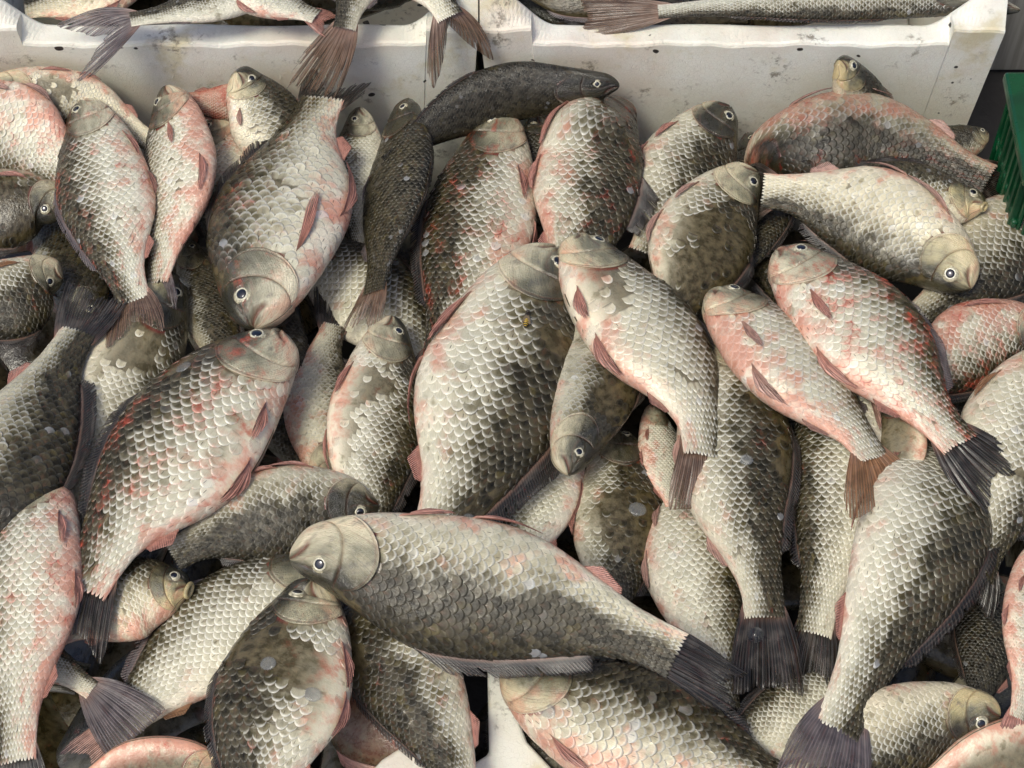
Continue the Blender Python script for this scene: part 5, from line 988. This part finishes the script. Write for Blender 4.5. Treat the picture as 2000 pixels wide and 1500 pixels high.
YF, YB = 0.2774, 0.2995
ZRIM = 0.0651
def foam_box(x0, x1, label, dents):
    root = bpy.data.objects.new("foam_box", None); COL.objects.link(root)
    root['label'] = label; root['category'] = 'foam box'; root['group'] = 'white foam fish boxes'
    cx = (x0 + x1) / 2
    zr, zc = ZRIM, 0.081
    xs = np.unique(np.concatenate([np.linspace(x0, x1, 130), [x0 + .0400, x0 + .0412, x0 + .043, x1 - .043, x1 - .0412, x1 - .0400]]))
    ztf, ztb = [], []
    for x in xs:
        e = min(x - x0, x1 - x)
        ztf.append(zc - .004 * sstep(e, .0, -.01) if e < .041 else zr)
        ztb.append(zr + (zc + .022 - zr) * (1 - sstep(e, .012, .060)))
    ztf = np.array(ztf) + .0012 * np.sin(xs * 61) + .0007 * np.sin(xs * 173); ztb = np.array(ztb) + .0010 * np.sin(xs * 47 + 1)
    wall_loft("front_wall", xs, YF, YB, ztf, ztb, -.15, .010, root, cx)
    # side walls, back wall, floor
    zt = zc + .020
    def slab(name, a, b):
        (xa, ya, za), (xb, yb_, zb_) = a, b
        V = [(xa, ya, za), (xb, ya, za), (xb, yb_, za), (xa, yb_, za), (xa, ya, zb_), (xb, ya, zb_), (xb, yb_, zb_), (xa, yb_, zb_)]
        Q = [(3, 2, 1, 0), (4, 5, 6, 7), (0, 1, 5, 4), (1, 2, 6, 5), (2, 3, 7, 6), (3, 0, 4, 7)]
        o = quad_mesh(name, V, Q, M_FOAM, root)
        bv = o.modifiers.new("bevel", 'BEVEL'); bv.width = .003; bv.segments = 2
    slab("side_wall", (x0 + .003, YB - .001, -.13), (x0 + .024, YB + .52, zt))
    slab("side_wall", (x1 - .024, YB - .001, -.13), (x1 - .003, YB + .52, zt))
    slab("back_wall", (x0 + .0245, YB + .50, -.13), (x1 - .0245, YB + .52, zt - .001))
    slab("box_floor", (x0 + .0245, YB + .001, -.12), (x1 - .0245, YB + .499, -.10))
    return root

XM = -0.0257
XR = 0.3839
XL = -0.4252
foam_box(XM + .0006, XR, 'white foam box at the top right holding one long large scaled carp', 0)
def moulding(parent, pts, rad):
    rows = []
    for i, p in enumerate(pts):
        p = np.array(p); q = np.array(pts[min(i + 1, len(pts) - 1)]) - np.array(pts[max(i - 1, 0)])
        d = unit(q); a = np.array([0, 1.0, 0]); b = np.cross(d, a)
        th = np.linspace(0, 2 * math.pi, 8, endpoint=False)
        rows.append(p + rad * (np.cos(th)[:, None] * a + np.sin(th)[:, None] * b))
    link("handle_moulding", grid_mesh("handle_moulding", np.array(rows), {}, wrap=True), M_FOAM, parent)
lbox = foam_box(XL, XM - .0006, 'white foam box at the top left with fish tails hanging over its rim', 1)

build_heap(22, (XL + .12, XM - XL - .24), (YB + .085, .12), ZRIM - .034, .012, 'fish_heap', 'mass of dim fish filling the top left foam box', .9, 8)
build_heap(18, (XM + .12, XR - XM - .24), (YB + .085, .12), ZRIM - .034, .012, 'fish_heap', 'mass of dim fish filling the top right foam box', .9, 9)
MH = [(-0.2716, 0.2804, 0.0245), (-0.2686, 0.2804, 0.034), (-0.2636, 0.2804, 0.0411), (-0.2565, 0.2804, 0.0452), (-0.2434, 0.2804, 0.0463), (-0.2271, 0.2804, 0.0469), (-0.2109, 0.2804, 0.0463), (-0.1969, 0.2804, 0.0446), (-0.1892, 0.2804, 0.0399), (-0.1856, 0.2804, 0.0317), (-0.1852, 0.2804, 0.0233)]
moulding(lbox, MH, .0016)
# foam box under the heap: only a corner of its rim shows at the bottom
def prism(name, poly, z0, z1, mat, parent=None):
    n = len(poly)
    V = [(x, y, z0) for x, y in poly] + [(x, y, z1) for x, y in poly]
    Q = [list(range(n))[::-1], [n + i for i in range(n)]] + [(i, (i + 1) % n, n + (i + 1) % n, n + i) for i in range(n)]
    o = quad_mesh(name, V, Q, mat, parent)
    bv = o.modifiers.new("bevel", 'BEVEL'); bv.width = .003; bv.segments = 3
    return o
rb = bpy.data.objects.new("foam_box", None); COL.objects.link(rb)
rb['label'] = 'white foam rim corner poking out between the fish at the bottom edge'; rb['category'] = 'foam box'; rb['group'] = 'white foam fish boxes'
prism("rim", [(-0.0151, -0.2841), (-0.0318, -0.2949), (-0.0504, -0.287), (-0.0675, -0.2754), (-0.0856, -0.2884), (-0.1, -0.3056), (-0.1187, -0.3301), (-0.118, -0.3439), (0.0426, -0.3439), (0.0431, -0.3161), (0.0241, -0.292), (0.0101, -0.2758), (0.0041, -0.2586), (0.001, -0.2325), (-0.0007, -0.1981), (-0.0174, -0.1981)], -.15, -.012, M_FOAM, rb)

# green plastic crate and grey board at the right
def mat_plastic(name, col):
    t = NT(name)
    tc = t.n("ShaderNodeTexCoord").outputs['Object']
    n = t.noise(tc, 30.0, 4.0); n2 = t.noise(tc, 180.0, 3.0)
    c = t.mix(t.ss(n, .35, .65), col, tuple(x * .5 for x in col))
    t.bsdf(c, t.ss(n, .3, .7, .18, .5), coat=.3, bump=n2, bump_s=.25, bump_d=.001)
    return t.m
M_GREEN = mat_plastic("green_plastic", (0.004, 0.062, 0.022))
cr = bpy.data.objects.new("plastic_crate", None); COL.objects.link(cr)
cr['label'] = 'dark green plastic crate at the right edge behind the heap'; cr['category'] = 'crate'
CX, CY = (0.3717, 0.2105)
def bx(name, x0, y0, z0, x1, y1, z1, mat, parent, bev=.002):
    V = [(x0, y0, z0), (x1, y0, z0), (x1, y1, z0), (x0, y1, z0), (x0, y0, z1), (x1, y0, z1), (x1, y1, z1), (x0, y1, z1)]
    Q = [(3, 2, 1, 0), (4, 5, 6, 7), (0, 1, 5, 4), (1, 2, 6, 5), (2, 3, 7, 6), (3, 0, 4, 7)]
    o = quad_mesh(name, V, Q, mat, parent)
    if bev:
        bv = o.modifiers.new("bevel", 'BEVEL'); bv.width = bev; bv.segments = 2
    return o
bx("side_panel", CX + .008, CY - .09, -.14, CX + .012, CY, .094, M_GREEN, cr)
bx("front_panel", CX + .012, CY - .094, -.14, CX + .40, CY - .090, .094, M_GREEN, cr)
bx("back_panel", CX + .012, CY - .004, -.14, CX + .40, CY, .094, M_GREEN, cr)
bx("lip", CX - .002, CY - .100, .090, CX + .016, CY + .006, .100, M_GREEN, cr, .003)
for i in range(8):
    bx("rib", CX + .002, CY - .086 + i * .011, -.14, CX + .0085, CY - .083 + i * .011, .091, M_GREEN, cr)
for i in range(2):
    bx("rail", CX + .0035, CY - .09, -.02 + .05 * i, CX + .0085, CY - .003, -.012 + .05 * i, M_GREEN, cr)

def mat_board():
    t = NT("grey_wood")
    tc = t.n("ShaderNodeTexCoord").outputs['Object']
    x, y, z = t.sep(tc)
    gr = t.noise(t.comb(t.mul(x, 120.0), t.mul(y, 120.0), t.mul(z, 5.0)), 1.0, 5.0, .6)
    c = t.mix(t.ss(gr, .3, .7), (0.20, 0.19, 0.17), (0.34, 0.33, 0.30))
    t.bsdf(c, .7, bump=gr, bump_s=.4, bump_d=.001)
    return t.m
wb = bpy.data.objects.new("wooden_board", None); COL.objects.link(wb)
wb['label'] = 'weathered grey upright board in the top right corner beside the foam box'; wb['category'] = 'board'
M_BOARD = mat_board()
BX, BY = (0.375, 0.2588)
for i in range(5):
    bx("plank", BX + .03 + i * .121, BY + .20, -.16, BX + .15 + i * .121, BY + .225, .5, M_BOARD, wb, .002)

# ---------------------------------------------------------------- wasp on the biggest carp
def blob(name, c, ax, side, ra, rb_, mat, parent, n=14, m=14, rc=None):
    ax = unit(np.array(ax)); side = unit(np.array(side) - ax * np.dot(ax, side)); up_ = np.cross(ax, side)
    rc = rc or rb_
    th = np.linspace(0.001, math.pi - .001, n); ph = np.linspace(0, 2 * math.pi, m, endpoint=False)
    P = np.array([[c - ax * math.cos(a) * ra + side * math.sin(a) * math.cos(b) * rb_ + up_ * math.sin(a) * math.sin(b) * rc for b in ph] for a in th])
    me = grid_mesh(name, P, {}, wrap=True)
    return link(name, me, mat, parent)
FB = FS['biggest carp in the midd']
def wasp():
    u, v = .318, .47
    root = bpy.data.objects.new("wasp", None); COL.objects.link(root)
    p = FB.S(np.array(u), np.array(v)) ; n = FB.nrm(np.array(u), np.array(v))
    root.location = tuple(float(x) for x in (p + FB.org + n * .0022))
    root['label'] = 'small yellow and black striped wasp sitting on the biggest carp'; root['category'] = 'wasp'
    _, T, D, N = FB.fr(np.array(u))
    ax = unit(T + D * .12); ax = unit(ax - n * np.dot(ax, n)); side = np.cross(n, ax)
    Y = mat_simple("wasp_yellow", (0.52, 0.33, 0.02), .4); K = mat_simple("wasp_black", (0.02, 0.014, 0.008), .4)
    G = mat_simple("wasp_wing", (0.16, 0.12, 0.07), .25, .4)
    for k in range(6):
        r = [.0014, .0020, .0023, .0022, .0018, .0011][k]
        blob("abdomen_ring", ax * (.0018 + k * .0013), ax, side, .0010, r, Y, root, 8, 14)
        blob("abdomen_band", ax * (.0024 + k * .0013), ax, side, .0006, r * 1.02, K, root, 6, 14)
    blob("thorax", -ax * .0010, ax, side, .0024, .0019, K, root)
    blob("head", -ax * .0044, ax, side, .0012, .0017, K, root)
    for s in (-1, 1):
        d = unit(ax + side * s * .35); w = np.cross(n, d)
        blob("wing", -ax * .001 + d * .004 + n * .0016, d, w, .0045, .0013, G, root, 10, 10, rc=.0001)
        blob("antenna", -ax * .0062 + side * s * .0012 + n * .0005, unit(-ax + side * s * .6), side, .0014, .00018, K, root, 5, 6)
        for q in (-1, 0, 1):
            dd = unit(side * s + ax * q * .7 - n * .35)
            blob("leg", -ax * (.001 - q * .0012) + dd * .0028, dd, ax, .0028, .00022, K, root, 6, 6)
wasp()

# ---------------------------------------------------------------- water drop and loose glassy scales
def mat_clear():
    t = NT("water_clear")
    t.bsdf((0.9, 0.95, 1.0), .02, spec=.5, Transmission_Weight=1.0, IOR=1.33)
    return t.m
M_WATER = mat_clear()
def mat_flake():
    t = NT("loose_scale")
    tc = t.n("ShaderNodeTexCoord").outputs['Object']
    k = t.noise(tc, 500.0, 3.0)
    t.bsdf(t.mix(k, (0.34, 0.37, 0.38), (0.62, 0.63, 0.60)), .15, coat=.6, bump=k, bump_s=.4, bump_d=.001, Transmission_Weight=.5, Alpha=.42)
    return t.m
M_FLAKE = mat_flake()
def on_fish(key, u, v):
    f = next(FS[k] for k in FS if key.startswith(k) or k.startswith(key[:24]))
    return f.S(np.array(u), np.array(v)) + f.org, f.nrm(np.array(u), np.array(v)), f
def flake(key, u, v, label, size=.0046, lift=.0010):
    p, n, f = on_fish(key, u, v)
    root_t = unit(np.cross(n, np.array([.3, .8, .2])))
    c = np.zeros(3)
    th = np.linspace(0, 1, 6)
    o = link("loose_scale", disc_mesh("loose_scale", c, unit(n + root_t * .25), root_t, [size, size * .97, size * .7, size * .35, size * .02], [-.0006, 0, .0003, .0004, .0004], 16, 1.25), M_FLAKE)
    o.location = tuple(float(x) for x in p + n * lift)
    o['label'] = label; o['category'] = 'fish scale'; o['group'] = 'loose glassy scales lying on the fish'
flake('broad carp at the bottom right of the middle', .22, .72, 'bright glassy scale stuck on the pink breast of the broad bottom carp')
flake('biggest carp in the middle', .90, .20, 'small glassy scale on the dark lower back of the biggest carp', .004)
flake('smooth white bellied carp under', .03, .10, 'pale flake beside the head of the smooth white bellied carp', .005)
flake('carp with black tail fin carrying', .55, .45, 'pearly flake on the flank of the carp with the water drop', .0042)
flake('dark headed carp standing', .46, .36, 'white flake on the rubbed olive back of the dark headed carp', .0055)
flake('big carp at the bottom centre left', .42, .40, 'round glassy scale on the bare shoulder of the bottom centre left carp', .0048)
flake('big carp at the bottom centre left', .50, .72, 'round glassy scale on the pale side of the bottom centre left carp', .0048)
flake('big carp at the left slanting', .30, .22, 'crumpled clear flake on the nape of the slanting left carp', .0055)
p = (0.16, -0.2193, 0.03)
w = link("water_drop", disc_mesh("water_drop", np.zeros(3), np.array([0, -.25, 1.0]), np.array([1., 0, 0]), [.0050, .0054, .0045, .0030, .0014, .0001], [-.001, .0006, .0026, .0040, .0047, .0049], 20), M_WATER)
w.location = p; w['label'] = 'round clear water drop on the black tail fin'; w['category'] = 'water drop'
